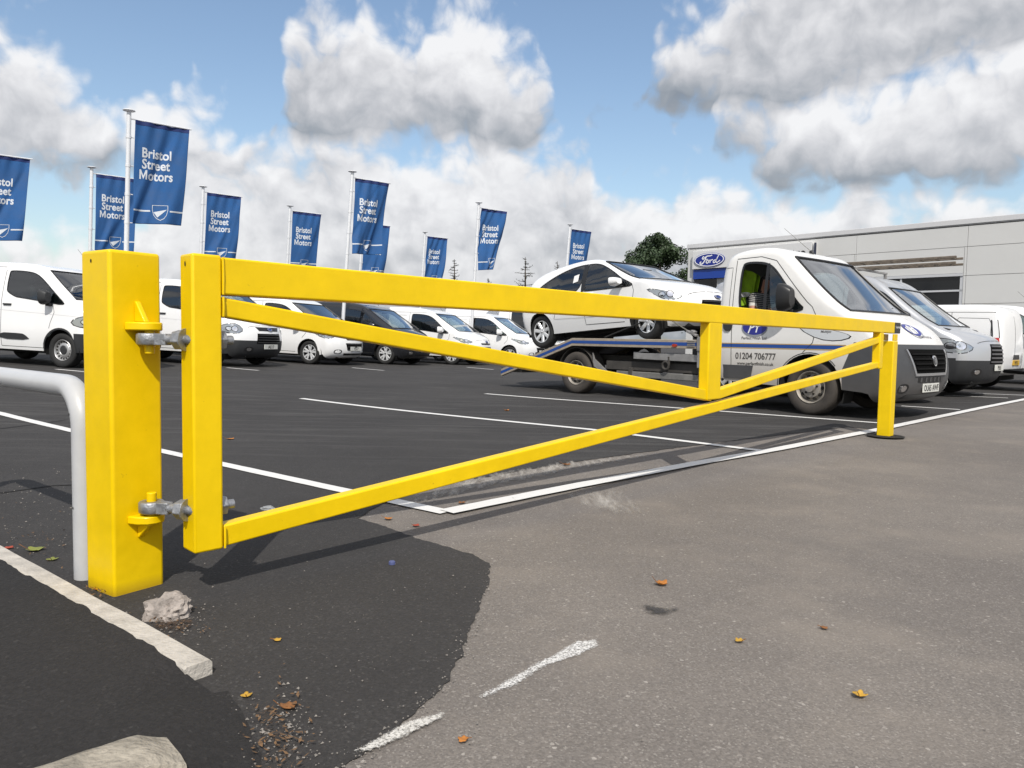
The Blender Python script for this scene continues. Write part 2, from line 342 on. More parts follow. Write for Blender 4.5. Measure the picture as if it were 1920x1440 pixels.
# ------------------------------------------------------------------ ground materials
def asphalt(name, base, dark, light, speck=.25, stain=None, grain=170., rough=.9, bump=.5, tint=None, track=None):
    m = bpy.data.materials.new(name); m.use_nodes = True; n, l = nodes_of(m); b = n['Principled BSDF']
    b.inputs['Roughness'].default_value = rough; b.inputs['Specular IOR Level'].default_value = .35
    geo = n.new('ShaderNodeNewGeometry'); P = geo.outputs['Position']
    def noise_(scale, detail=4, rough_=.6, vec=None):
        t = n.new('ShaderNodeTexNoise'); t.inputs['Scale'].default_value = scale; t.inputs['Detail'].default_value = detail; t.inputs['Roughness'].default_value = rough_
        l.new(vec or P, t.inputs['Vector']); return t.outputs[0]
    def rng(x, a, b_, c=0., d=1.):
        t = n.new('ShaderNodeMapRange'); l.new(x, t.inputs[0])
        for i, v in enumerate((a, b_, c, d)): t.inputs[i + 1].default_value = v
        return t.outputs[0]
    def mixc(f, a, c):
        t = n.new('ShaderNodeMix'); t.data_type = 'RGBA'
        l.new(f, t.inputs[0]) if hasattr(f, 'is_output') else setattr(t.inputs[0], 'default_value', f)
        for s_, v in ((6, a), (7, c)):
            if hasattr(v, 'is_output'): l.new(v, t.inputs[s_])
            else: t.inputs[s_].default_value = (*v, 1)
        return t.outputs[2]
    vor = n.new('ShaderNodeTexVoronoi'); vor.inputs['Scale'].default_value = grain; l.new(P, vor.inputs['Vector'])
    rnd = n.new('ShaderNodeSeparateColor'); l.new(vor.outputs['Color'], rnd.inputs[0])
    vor2 = n.new('ShaderNodeTexVoronoi'); vor2.inputs['Scale'].default_value = grain * .62; l.new(P, vor2.inputs['Vector'])
    rnd2 = n.new('ShaderNodeSeparateColor'); l.new(vor2.outputs['Color'], rnd2.inputs[0])
    big = noise_(.55, 6, .62); mid = noise_(5, 5)
    c = mixc(rng(big, .35, .68), dark, base)
    c = mixc(rng(mid, .3, .75, 0, .45), c, dark)
    c = mixc(rng(rnd.outputs[0], 0, 1, 0, .55), c, tuple(x * .5 for x in dark))           # binder between the chips
    c = mixc(rng(rnd.outputs[1], 1 - speck * .5, 1 - speck * .5 + .1, 0, .5), c, light)    # pale aggregate chips
    c = mixc(rng(rnd2.outputs[2], 1 - speck * .035, 1 - speck * .035 + .01, 0, .65), c, tuple(min(1, x * 1.4) for x in light))
    if tint: c = mixc(rng(noise_(1.3, 4), .5, .72, 0, .5), c, tint)
    if stain: c = mixc(rng(noise_(.9, 5, .7), .56, .74, 0, .55), c, stain)
    if track:                                  # tyre scuffs and wash marks running along the bays
        mp = n.new('ShaderNodeMapping'); mp.inputs['Rotation'].default_value = (0, 0, R(12)); mp.inputs['Scale'].default_value = (.22, 2.6, 1); l.new(P, mp.inputs[0])
        spy = n.new('ShaderNodeSeparateXYZ'); l.new(P, spy.inputs[0]); mu = n.new('ShaderNodeMath'); mu.operation = 'MULTIPLY'; l.new(rng(noise_(2.4, 7, .7, mp.outputs[0]), .5, .72, 0, .45), mu.inputs[0]); l.new(rng(spy.outputs[1], 4.2, 7.5), mu.inputs[1])
        c = mixc(mu.outputs[0], c, track)
    l.new(c, b.inputs['Base Color'])
    h = n.new('ShaderNodeMath'); h.operation = 'ADD'; l.new(rnd.outputs[0], h.inputs[0]); l.new(noise_(grain * .6, 2), h.inputs[1])
    bp = n.new('ShaderNodeBump'); bp.inputs['Strength'].default_value = bump; bp.inputs['Distance'].default_value = .004
    l.new(h.outputs[0], bp.inputs['Height']); l.new(bp.outputs[0], b.inputs['Normal'])
    return m
M_OLD = asphalt('old_asphalt', (.246, .219, .193), (.166, .148, .134), (.33, .305, .275), .26, stain=(.12, .11, .104), tint=(.262, .228, .192), grain=190, bump=.7)
M_LOT = asphalt('dark_tarmac', (.058, .0545, .0525), (.037, .0345, .0335), (.12, .115, .11), .14, stain=(.07, .066, .062), track=(.14, .135, .13), grain=150, bump=.8)
M_FOOT = asphalt('footway_tarmac', (.034, .031, .031), (.02, .019, .019), (.085, .08, .075), .10, grain=125, bump=1.0)
M_PATCH = asphalt('patch_tarmac', (.03, .029, .028), (.016, .015, .015), (.07, .065, .06), .12)

def paint_mat(name, color, under, wear=.5, scale=30):
    m = bpy.data.materials.new(name); m.use_nodes = True; n, l = nodes_of(m); b = n['Principled BSDF']; b.inputs['Roughness'].default_value = .75
    geo = n.new('ShaderNodeNewGeometry')
    t = n.new('ShaderNodeTexNoise'); t.inputs['Scale'].default_value = scale; t.inputs['Detail'].default_value = 8; t.inputs['Roughness'].default_value = .75; l.new(geo.outputs['Position'], t.inputs['Vector'])
    t2 = n.new('ShaderNodeTexNoise'); t2.inputs['Scale'].default_value = 2.2; t2.inputs['Detail'].default_value = 4; l.new(geo.outputs['Position'], t2.inputs['Vector'])
    ad = n.new('ShaderNodeMath'); ad.operation = 'MULTIPLY_ADD'; l.new(t2.outputs[0], ad.inputs[0]); ad.inputs[1].default_value = .5; l.new(t.outputs[0], ad.inputs[2])
    mr = n.new('ShaderNodeMapRange'); l.new(ad.outputs[0], mr.inputs[0]); mr.inputs[1].default_value = .75 + .2 * (1 - wear); mr.inputs[2].default_value = .9 + .2 * (1 - wear)
    mx = n.new('ShaderNodeMix'); mx.data_type = 'RGBA'; l.new(mr.outputs[0], mx.inputs[0]); mx.inputs[6].default_value = (*color, 1); mx.inputs[7].default_value = (*under, 1)
    l.new(mx.outputs[2], b.inputs['Base Color']); return m
M_LINE = paint_mat('line_paint', (.66, .65, .63), (.12, .11, .10), .35)
M_WORN = paint_mat('worn_line_paint', (.62, .6, .57), (.14, .125, .11), 1.0, 60)

# ------------------------------------------------------------------ ground sheets
road = MB()
xs = [-900, -300, -100, -40, -15, -6, -3, 0, 3, 6, 15, 40, 100, 300, 900]
road.grid([[Vector((x, y, 0)) for x in xs] for y in (-300, -60, -20, -5, 0, 3, 6, 12, 25, 60, 150, 400, 1500)])
road = struct(road.build('road', M_OLD, smooth=0), 'old grey-brown asphalt road surface')

def jag(pts, amp, step, seed=0):               # ragged edge
    out = []
    for i in range(len(pts) - 1):
        a, b = Vector(pts[i]), Vector(pts[i + 1]); n = max(1, int((b - a).length / step))
        for k in range(n):
            p = a.lerp(b, k / n); q = noise.noise(Vector((p.x * 9, p.y * 9, seed))) * amp + noise.noise(Vector((p.x * 31, p.y * 31, seed + 5))) * amp * .6
            d = (b - a).normalized(); out.append((p.x - d.y * q, p.y + d.x * q))
    out.append(tuple(pts[-1])); return out
edge_px = [(560, 1500), (640, 1440), (700, 1400), (770, 1348), (820, 1300), (862, 1230), (880, 1190), (903, 1130), (915, 1090), (915, 1058), (890, 1044), (860, 1035), (760, 1003), (672, 973), (700, 953), (800, 914), (900, 897), (1048, 871), (1180, 852), (1300, 836), (1500, 812), (1590, 801)]
edge = [tuple(gp(*p).xy) for p in edge_px]
edge = jag(edge, .02, .022, 3)
far = [tuple(gp(1640, 806).xy), tuple(gp(1760, 782).xy), tuple(gp(1920, 748).xy), (22, 26.5), (60, 64), (60, 120), (-90, 120), (-90, -2), (-.75, -2), (-.62, .9)]
lot_poly = edge + far
lv, lf = fill2d([p for p in lot_poly], 0)
# denser inner points so the sheet can follow the slope
inner = [(x, y) for x in [-60, -40, -25] + [-18 + .9 * i for i in range(42)] + [24, 30, 40] for y in [-1 + 1.0 * j for j in range(38)] + [42, 50, 60, 80, 100]]
inner = [p for p in inner if in_poly(p[0], p[1], lot_poly) and seg_dist(p[0], p[1], lot_poly) > .25]
n0 = len(lot_poly)
ov, oe, of, *_ = delaunay_2d_cdt([Vector(p) for p in lot_poly] + [Vector(p) for p in inner], [(i, (i + 1) % n0) for i in range(n0)], [], 0, 1e-6)
of = [f for f in of if in_poly(sum(ov[i].x for i in f) / 3, sum(ov[i].y for i in f) / 3, lot_poly)]
lot = MB().add([(v.x, v.y, gz(v.x, v.y) + .004) for v in ov], of)
lot = struct(lot.build('car_park', M_LOT, smooth=60), 'dark tarmac car park surface')

def line_strip(pts, w, name, m, parent, z=.009, wob=.004):
    mb = MB(); L = []; Rr = []
    pts = [Vector(p) for p in pts]; dense = []
    for a, b in zip(pts, pts[1:]):
        n = max(1, int((b - a).length / .12)); dense += [a.lerp(b, k / n) for k in range(n)]
    dense.append(pts[-1])
    for i, p in enumerate(dense):
        d = (dense[min(i + 1, len(dense) - 1)] - dense[max(i - 1, 0)]).normalized(); q = Vector((-d.y, d.x))
        e1 = wob * noise.noise(Vector((p.x * 8, p.y * 8, 1))); e2 = wob * noise.noise(Vector((p.x * 8, p.y * 8, 9)))
        a = p + q * (w / 2 + e1); b = p - q * (w / 2 + e2)
        L.append(Vector((a.x, a.y, gz(a.x, a.y) + z))); Rr.append(Vector((b.x, b.y, gz(b.x, b.y) + z)))
    mb.grid([L, Rr]); return mb.build(name, m, parent, smooth=0)
A2 = lambda *p: [gpl(*q).xy for q in p]
line_strip(A2((-200, 728), (0, 776), (127, 807), (325, 852), (636, 920), (837, 963)), .10, 'painted_line', M_LINE, lot)
line_strip(A2((565, 748), (1103, 806), (1424, 846)), .10, 'painted_line', M_LINE, lot)
line_strip(A2((910, 739), (1271, 766), (1646, 794)), .10, 'painted_line', M_LINE, lot)
line_strip(A2((837, 963), (1074, 915), (1300, 872), (1453, 845), (1643, 808), (1760, 783), (1845, 765), (1925, 749), (2050, 729)), .115, 'painted_line', M_LINE, lot, z=.013)
for seg in (((1690, 762), (1800, 769)), ((1770, 742), (1890, 747)), ((1820, 738), (1925, 742))): line_strip(A2(*seg), .09, 'painted_line', M_LINE, lot)
for x, y, L in ((105, 693, 55), (425, 690, 60), (660, 690, 60), (875, 689, 50)): line_strip(A2((x, y), (x + L, y + L * .088)), .09, 'painted_line', M_LINE, lot)
# grey concrete dust wiped over the old asphalt, and the worn white arrow stub
def blob(name, pxs, m, z, amp=.01, parent=road, fade=.05):
    p = [tuple(gp(*q).xy) for q in pxs]; p = jag(p + p[:1], amp, .03, 2)[:-1]
    v, f = fill2d(p, fade * .6); o = MB().add([(x, y, z) for x, y in v], f).build(name, m, parent, smooth=0)
    at = o.data.attributes.new('cover', 'FLOAT', 'POINT')
    for i_, vt in enumerate(o.data.vertices): at.data[i_].value = min(1, seg_dist(vt.co.x, vt.co.y, p) / fade)
    return o
def alpha_mat(name, color, lo, hi, scale, streak=(1, 1, 1), rot=0):    # broken, dusty film that thins out towards its rim
    m = bpy.data.materials.new(name); m.use_nodes = True; n, l = nodes_of(m); b = n['Principled BSDF']; b.inputs['Roughness'].default_value = .9; b.inputs['Base Color'].default_value = (*color, 1)
    geo = n.new('ShaderNodeNewGeometry'); mp = n.new('ShaderNodeMapping'); mp.inputs['Scale'].default_value = streak; mp.inputs['Rotation'].default_value = (0, 0, rot); l.new(geo.outputs['Position'], mp.inputs[0])
    t = n.new('ShaderNodeTexNoise'); t.inputs['Scale'].default_value = scale; t.inputs['Detail'].default_value = 9; t.inputs['Roughness'].default_value = .72; l.new(mp.outputs[0], t.inputs['Vector'])
    at = n.new('ShaderNodeAttribute'); at.attribute_name = 'cover'
    ad = n.new('ShaderNodeMath'); ad.operation = 'MULTIPLY_ADD'; l.new(at.outputs['Fac'], ad.inputs[0]); ad.inputs[1].default_value = .28; l.new(t.outputs[0], ad.inputs[2])
    mr = n.new('ShaderNodeMapRange'); l.new(ad.outputs[0], mr.inputs[0]); mr.inputs[1].default_value = lo + .24; mr.inputs[2].default_value = hi + .26; l.new(mr.outputs[0], b.inputs['Alpha']); return m
M_DUST = alpha_mat('concrete_dust', (.42, .39, .35), .40, .72, 7, (2.2, .4, 1), R(-45))
M_STUB = alpha_mat('scuffed_white_paint', (.64, .63, .61), .40, .58, 150)
M_OIL = alpha_mat('oil_stain', (.045, .042, .042), .34, .60, 40)
M_CHALK = alpha_mat('chalky_paint', (.58, .56, .52), .38, .56, 150)
blob('dust_stain', [(760, 958), (900, 925), (1100, 885), (1290, 845), (1180, 852), (1000, 872), (860, 898), (760, 925)], M_DUST, .008, .02, lot, .14)
blob('dust_stain', [(1020, 925), (1150, 905), (1260, 960), (1240, 985), (1120, 965), (1050, 950)], M_DUST, .0045, .03, road, .2)
blob('worn_paint', [(893, 1308), (955, 1270), (1040, 1226), (1078, 1203), (1120, 1198), (1128, 1214), (1090, 1232), (1030, 1252), (962, 1292), (902, 1316)], M_STUB, .0046, .008, road, .016)
blob('worn_paint', [(645, 1420), (720, 1382), (770, 1356), (838, 1334), (836, 1354), (764, 1390), (690, 1420)], M_CHALK, .0105, .008, lot, .014)
blob('oil_stain', [(1192, 1138), (1215, 1132), (1245, 1140), (1300, 1140), (1262, 1152), (1250, 1160), (1215, 1155)], M_OIL, .0046, .008, road, .03)
blob('oil_stain', [(1525, 1178), (1555, 1176), (1570, 1180), (1550, 1186)], alpha_mat('rust_stain', (.05, .028, .015), .34, .6, 40), .0046, .002, road, .02)
# fresh tarmac collar round the closing post
pc = gp(1660, 820); blob_pts = [(pc.x + .18 * math.cos(a) * (1 + .15 * noise.noise(Vector((math.cos(a) * 2, math.sin(a) * 2, 3)))), pc.y + .19 * math.sin(a)) for a in [2 * math.pi * k / 26 for k in range(26)]]
v, f = fill2d(blob_pts, 0); MB().add([(x, y, .016) for x, y in v], f).build('tarmac_collar', M_PATCH, road, smooth=0)
# cut tarmac seams that run under the gate
for pl in (((600, 1000), (771, 1006)),): pass
line_strip(A2((0, 926), (100, 912), (300, 905)), .03, 'tarmac_seam', M_PATCH, lot, z=.007)
line_strip(A2((0, 805), (80, 795), (125, 788)), .04, 'tarmac_seam', M_PATCH, lot, z=.007)

# ------------------------------------------------------------------ footway, edging and kerb (lower left)
M_CONC = mat('pale_concrete', (.47, .435, .385), .85, var=.28, vscale=14, bump=.5, bscale=90)
M_KERB = mat('weathered_concrete', (.33, .295, .24), .9, var=.4, vscale=11, bump=.9, bscale=70)
e0, e1 = gp(0, 1022, .045), gp(398, 1237, .045)
ed = (e1 - e0).normalized(); en = Vector((-ed.y, ed.x, 0))          # en points to the road side (far right)
if en.x < 0: en = -en
start = e0 - ed * 4
def slab_path(a, b, n): return [a.lerp(b, k / n) for k in range(n + 1)]
ew = .078
strip = MB()
pts = slab_path(start, e1, 60); rows = [[], [], [], [], [], []]
for i, p in enumerate(pts):
    w = .003 * noise.noise(p * 6); zt = .050 + .004 * noise.noise(p * 3)
    q = Vector((p.x, p.y, 0))
    for r_, (o, z) in zip(rows, ((0, -.05), (0, zt - .008), (-.007, zt), (-ew + .006 + w, zt), (-ew + w, zt - .006), (-ew, -.05))):
        r_.append(q + en * o + Vector((0, 0, z)))
strip.grid(rows)
cap = [r_[-1] for r_ in rows]; strip.add(cap, [tuple(range(6))])
tag(strip.build('kerb_edging', M_CONC, smooth=30), 'thin pale concrete edging strip beside the yellow hinge post', 'edging')
# footway: a raised tarmac wedge that falls away round the end of the edging
ep = [tuple((p - en * (ew - .004)).xy) for p in pts]
ep = jag(ep, .010, .03, 8)
tail_px = [(400, 1303), (425, 1300), (448, 1330), (470, 1372), (482, 1420), (500, 1480), (520, 1560)]
tail = [tuple(gp(*p).xy) for p in tail_px]
foot_poly = ep[:-1] + jag(tail, .008, .03, 4) + [(-.62, .6), (-6, .6), (-6.5, 3.4)]
fv, ff = fill2d(foot_poly, .07)
def foot_z(x, y):
    d = seg_dist(x, y, tail, False); base = .047 * sstep(-.015, .22, d) + .0055
    return base + .004 * noise.noise(Vector((x * 22, y * 22, 0))) + .003 * noise.noise(Vector((x * 60, y * 60, 0)))
struct(MB().add([(x, y, foot_z(x, y)) for x, y in fv], ff).build('footway', M_FOOT, smooth=60), 'dark tarmac footway behind the edging')
# broken kerb stone
k0, k1 = gp(322, 1350, .085), gp(20, 1446, .085)
kd = (k1 - k0).normalized(); kn = Vector((-kd.y, kd.x, 0))
if kn.y > 0: kn = -kn
kb = MB(); rows = []
prof = [(0, -.1), (0, .070), (.010, .082), (.03, .087), (.12, .087), (.150, .080), (.160, .06), (.162, -.1)]
for i in range(46):
    t = i / 45; p = k0 + kd * (t * 1.3)
    row = []
    for j, (o, z) in enumerate(prof):
        q = p + kn * o; ch = .022 * max(0, 1 - t * 12) * (1 + .5 * noise.noise(q * 12)) * (1.5 if j < 3 else 1); nz = noise.noise(q * 40) * .003 + noise.noise(q * 14) * .004
        row.append(Vector((q.x, q.y, 0)) + kd * (ch if z > 0 else 0) + Vector((0, 0, z + (nz if z > .03 else 0) - (.02 * max(0, 1 - t * 20) if z > .05 else 0))))
    rows.append(row)
kb.grid(rows); kb.add(rows[0], [tuple(range(len(prof)))])
tag(kb.build('kerb_stone', M_KERB, smooth=40), 'weathered broken kerb stone half buried in dark tarmac', 'kerb')

# ------------------------------------------------------------------ yellow gate
M_YEL = mat('yellow_gloss_paint', (.80, .54, .0), .42, var=.09, vscale=5, bump=.10, bscale=22, coat=.06, spec=.3, chips=(.42, .27, .01))
M_GALV = mat('galvanised_steel', (.33, .34, .36), .5, .75, var=.3, vscale=28, bump=.25, bscale=120)
M_HOLE = mat('dark_hole', (.01, .008, .006), .9)
M_BLACK = mat('black_plastic', (.012, .012, .013), .4)
GH = Vector((math.sin(R(45)), math.cos(R(45)), 0)); GN = Vector((math.cos(R(45)), -math.sin(R(45)), 0))
G0 = gp(1668, 821)
gate = thing('barrier_gate', tuple(G0 + GH * -7.0 - GN * .05))
gate_org = G0 + GH * -7.0 - GN * .05
def G(s, z, n=0.): return G0 + GH * s + GN * n + Vector((0, 0, z)) - gate_org
def beam(name, a, b, h0, h1, depth, n0=0., parent=gate, bev=.007):
    """box beam from s=a[0], centre z=a[1] to b, vertical thickness h0->h1"""
    mb = MB(); P = []
    for (s, z), hh in ((a, h0), (b, h1)):
        for n_, dz in ((n0, -hh / 2), (n0, hh / 2), (n0 - depth, hh / 2), (n0 - depth, -hh / 2)): P.append(G(s, z + dz, n_))
    mb.add(P, [(0, 1, 2, 3), (7, 6, 5, 4), (0, 4, 5, 1), (1, 5, 6, 2), (2, 6, 7, 3), (3, 7, 4, 0)])
    return mb.build(name, M_YEL, parent, smooth=30, bevel=bev, seg=3)
def post_box(name, s0, s1, z0, z1, depth, n0=0., parent=gate, m=None, bev=.009):
    mb = MB(); P = [G(s, z, n_) for z in (z0, z1) for s, n_ in ((s0, n0), (s1, n0), (s1, n0 - depth), (s0, n0 - depth))]
    mb.add(P, [(0, 3, 2, 1), (4, 5, 6, 7), (0, 1, 5, 4), (1, 2, 6, 5), (2, 3, 7, 6), (3, 0, 4, 7)])
    return mb.build(name, m or M_YEL, parent, smooth=30, bevel=bev, seg=3)
post_box('hanging_stile', -7.022, -6.916, .168, 1.226, .106)
beam('top_rail', (-6.913, 1.154), (.17, 1.117), .132, .112, .098, n0=-.003)
beam('diagonal_brace', (-6.913, 1.045), (-3.50, .578), .070, .072, .06, n0=-.014)
beam('bottom_rail', (-6.913, .212), (-.36, .748), .080, .056, .06, n0=-.012)
beam('diagonal_brace', (-3.405, .584), (-.30, 1.0), .068, .062, .06, n0=-.014)
post_box('upright', -3.575, -3.402, .552, 1.083, .075, n0=-.005)
post_box('end_stile', -.375, -.28, .71, 1.07, .075, n0=-.005)
for z0, z1 in ((1.088, 1.22), (1.01, 1.08), (.172, .252)):
    wl = MB(); wl.tube([G(-6.912, z0, .001), G(-6.912, (z0 + z1) / 2, .004), G(-6.912, z1, .001)], .0042, 8); wl.build('weld_bead', M_YEL, gate)
for s, z in ((-7.008, 1.196),):
    mb = MB(); c = G(-7.0225, z - .005, -.055); mb.lathe([(0, 0), (.006, 0)], 10, lambda x, y, h: c + GN * x * .9 + Vector((0, 0, y * 1.6)) - GH * .001); mb.build('vent_hole', M_HOLE, gate, smooth=0)
lb = post_box('maker_label', .005, .168, 1.062, 1.172, .102, n0=.0005, m=M_BLACK, bev=.003)
tv, tf = text2d('S securigate', .034, .0006, 0, 'CENTER')
MB().add([G(.087 + x * .8, 1.115 + y, .0016) for x, y in tv], tf).build('label_lettering', mat('label_white', (.7, .7, .7), .6), lb, smooth=0)
tag(gate, 'yellow steel swing gate with diagonal braces across the car park entrance', 'gate')
# closing post
cp = thing('closing_post', tuple(G(0, 0, -.05) + gate_org))
cpo = cp.location.copy()
mb = MB()
def cpbox(mb, s0, s1, n0, n1, z0, z1):
    P = [G0 + GH * s + GN * n_ + Vector((0, 0, z)) - cpo for z in (z0, z1) for s, n_ in ((s0, n0), (s1, n0), (s1, n1), (s0, n1))]
    mb.add(P, [(0, 3, 2, 1), (4, 5, 6, 7), (0, 1, 5, 4), (1, 2, 6, 5), (2, 3, 7, 6), (3, 0, 4, 7)])
cpbox(mb, 0, .125, -.003, -.13, -.05, .985); mb.build('shaft', M_YEL, cp, smooth=30, bevel=.008, seg=3)
mb = MB(); cpbox(mb, .004, .12, -.095, -.126, .987, 1.055); mb.build('rest_plate', M_YEL, cp, smooth=30, bevel=.004)
mb = MB(); cpbox(mb, .004, .12, -.006, -.022, .987, 1.055); mb.build('rest_plate', M_YEL, cp, smooth=30, bevel=.004)
tag(cp, 'slim yellow closing post that the free end of the gate rests on', 'gate post')
# hinge post
PF = gp(214, 1122); pth = R(34); pr = Vector((math.sin(pth), math.cos(pth), 0)); pl_ = Vector((-math.cos(pth), math.sin(pth), 0)); pn = Vector((math.cos(pth), -math.sin(pth), 0))
SW = .19; pc0 = PF + pr * SW / 2 + pl_ * SW / 2
post = thing('hinge_post', tuple(pc0))
def Pp(a, b, z): return PF + pr * a + pl_ * b + Vector((0, 0, z)) - pc0     # a along right face, b along left face
def pbox(mb, a0, a1, b0, b1, z0, z1):
    P = [Pp(a, b, z) for z in (z0, z1) for a, b in ((a0, b0), (a1, b0), (a1, b1), (a0, b1))]
    mb.add(P, [(0, 3, 2, 1), (4, 5, 6, 7), (0, 1, 5, 4), (1, 2, 6, 5), (2, 3, 7, 6), (3, 0, 4, 7)])
M_YEL2 = mat('yellow_paint_scuffed_foot', (.80, .54, .0), .42, var=.10, vscale=5, bump=.10, bscale=22, coat=.06, spec=.3, chips=(.42, .27, .01), dirt=(.22, .12, .02), dirt_z=(-.02, .05, .75))
mb = MB(); pbox(mb, 0, SW, 0, SW, -.08, 1.237); mb.build('shaft', M_YEL2, post, smooth=30, bevel=.012, seg=4)
mb = MB(); c = Pp(-.0015, SW * .62, 1.2); mb.lathe([(0, 0), (.005, 0)], 10, lambda x, y, h: c + pl_ * x + Vector((0, 0, y * 1.4))); mb.build('vent_hole', M_HOLE, post, smooth=0)
stile_c = G0 + GH * -7.022 + GN * -.053
HB = []
for zc, up in ((.925, 1), (.318, -1)):
    pin = Pp(.115, -.05, 0); zl = zc + up * .030
    mb = MB()                                  # lug plate: rounded tongue
    pol = [(.05, .0), (.062, -.045), (.085, -.074), (.115, -.083), (.148, -.074), (.168, -.045), (.178, .0)]
    mb.prism(pol, zl + (.0 if up > 0 else -.03), zl + (.03 if up > 0 else 0), lambda a, b, z: Pp(a, b, z)); lug = mb.build('hinge_lug', M_YEL, post, smooth=40, bevel=.005)
    mb = MB(); zz = zl + up * .03              # gusset fin
    mb.prism([(0, 0), (-.066, 0), (-.012, up * .072), (0, up * .076)] if up > 0 else [(0, 0), (-.07, 0), (-.01, up * .055), (0, up * .058)], .088, .108, lambda b, z, a: Pp(a, b, zz + z)); mb.build('gusset', M_YEL, lug, smooth=30, bevel=.004)
    mb = MB(); mb.tube([pin + Vector((0, 0, zl + up * .01)), pin + Vector((0, 0, zl - up * .082))], .017, 18); mb.build('pin', M_YEL, lug, smooth=40, bevel=.002)
    # eye bolt (belongs to the gate)
    pw = pin + pc0; ax = Vector((stile_c.x - pw.x, stile_c.y - pw.y, 0)); Lb = ax.length; ax.normalize(); sd_ = Vector((-ax.y, ax.x, 0))
    org = Vector((pw.x, pw.y, zc)) - gate_org
    mb = MB(); prof = [(.0185, -.021), (.040, -.021), (.044, -.016), (.044, .016), (.040, .021), (.0185, .021)]
    mb.lathe(prof, 24, lambda x, y, h: org + ax * x + sd_ * y + Vector((0, 0, h)), close=True)
    mb.prism([(.03, -.022), (.065, -.019), (.082, -.015), (.082, .015), (.065, .019), (.03, .022)], -.0205, .0205, lambda a, b, h: org + ax * a + sd_ * b + Vector((0, 0, h)))
    eb = mb.build('eye_bolt', M_GALV, gate, smooth=40, bevel=.002)
    mb = MB(); th = []                          # threaded shank
    for k in range(31): th.append((.07 + k * .0042, .0165 + (.002 if k % 2 else 0)))
    mb.lathe([(r_, h_) for h_, r_ in th], 14, lambda x, y, h: org + ax * h + sd_ * x + Vector((0, 0, y))); mb.build('threaded_shank', M_GALV, eb, smooth=50)
    def nut(s0, name):
        m2 = MB(); m2.prism([(.0365 * math.cos(R(60 * k + 12)), .0365 * math.sin(R(60 * k + 12))) for k in range(6)], s0, s0 + .036, lambda a, b, s: org + ax * s + sd_ * a + Vector((0, 0, b)))
        m2.build(name, M_GALV, eb, smooth=25, bevel=.003)
    nut(Lb - .042, 'nut')
    m2 = MB(); m2.lathe([(0, .002), (.040, .002), (.040, -.003), (0, -.003)], 20, lambda x, y, h: org + ax * (Lb - .003 + h) + sd_ * x + Vector((0, 0, y))); m2.build('washer', M_GALV, eb)
    out = G(-6.916, zc, -.053)
    m2 = MB(); m2.prism([(.0365 * math.cos(R(60 * k + 5)), .0365 * math.sin(R(60 * k + 5))) for k in range(6)], 0, .03, lambda a, b, s: out + GH * s + GN * a + Vector((0, 0, b))); m2.build('nut', M_GALV, eb, smooth=25, bevel=.003)
    m2 = MB(); m2.tube([out + GH * .028, out + GH * .06], .017, 12); m2.build('shank_end', M_GALV, eb)
tag(post, 'thick square yellow hinge post carrying the swing gate', 'gate post')

# ------------------------------------------------------------------ grey hoop guard rail
M_GREY = mat('silver_grey_paint', (.47, .475, .485), .38, var=.06, vscale=12, coat=.2)
b0 = gp(163, 1084)
hd = Vector((-.80, .6, 0)).normalized()
hz = H + .0
t1 = gp(0, 712, .72); hd = Vector((t1.x - b0.x, t1.y - b0.y, 0)).normalized()
hr = .044; top_z = .735; rad = .16
hoop = thing('hoop_barrier', tuple(b0))
L_h = 1.9
def hp(s, z): return hd * s + Vector((0, 0, z))
path = [hp(0, -.1), hp(0, .2), hp(0, top_z - rad)]
path += [hp(rad - rad * math.cos(a), top_z - rad + rad * math.sin(a)) for a in [R(9 * k) for k in range(1, 10)]] + [hp(rad, top_z)]
path += [hp(rad + (L_h - 2 * rad) * k / 6, top_z) for k in range(1, 7)]
path += [hp(L_h - rad + rad * math.sin(a), top_z - rad + rad * math.cos(a)) for a in [R(9 * k) for k in range(1, 11)]] + [hp(L_h, .2), hp(L_h, -.1)]
mb = MB(); mb.tube(path, hr, 24); mb.build('tube', M_GREY, hoop, smooth=50)
side = Vector((-hd.y, hd.x, 0)); side = side if side.y < 0 else -side
for z, s in ((top_z - rad + .06, .02), (.28, .0)):
    mb = MB(); q = hp(s, z) + side * (hr + .0005); mb.lathe([(0, .001), (.005, .0)], 10, lambda x, y, h, q=q: q + hd * x + Vector((0, 0, y)) + side * h)
    mb.build('drain_hole', M_HOLE, hoop, smooth=0)
tag(hoop, 'bent silver-grey tubular hoop barrier behind the yellow hinge post', 'barrier')
# ------------------------------------------------------------------ vehicles
M_WHITE = mat('white_car_paint', (.80, .80, .80), .22, var=.02, vscale=2, coat=.6)
M_TRUCKW = mat('dirty_white_paint', (.72, .71, .69), .3, var=.04, vscale=3, coat=.35, dirt=(.30, .26, .21), dirt_z=(.3, 1.05, .85))
M_SILVER = mat('silver_car_paint', (.46, .47, .49), .3, .4, coat=.5)
M_DARKCAR = mat('black_car_paint', (.012, .013, .016), .2, coat=.8)
M_BLUEGREY = mat('dark_blue_car_paint', (.03, .038, .055), .22, .3, coat=.8)
M_PLAST = mat('charcoal_plastic', (.022, .023, .025), .6, var=.1, vscale=20)
M_GREYPL = mat('faded_grey_plastic', (.056, .058, .063), .62, var=.12, vscale=8, dirt=(.16, .14, .12), dirt_z=(.2, .7, .35))
M_UNDER = mat('underbody_black', (.008, .008, .008), .85)
M_TYRE = mat('tyre_rubber', (.016, .016, .016), .75, var=.2, vscale=12)
M_DTYRE = mat('dusty_tyre_rubber', (.055, .047, .04), .85, var=.35, vscale=9)
M_ALLOY = mat('alloy_silver', (.66, .67, .68), .35, .35)
M_STEELW = mat('steel_wheel_silver', (.42, .42, .42), .42, .6)
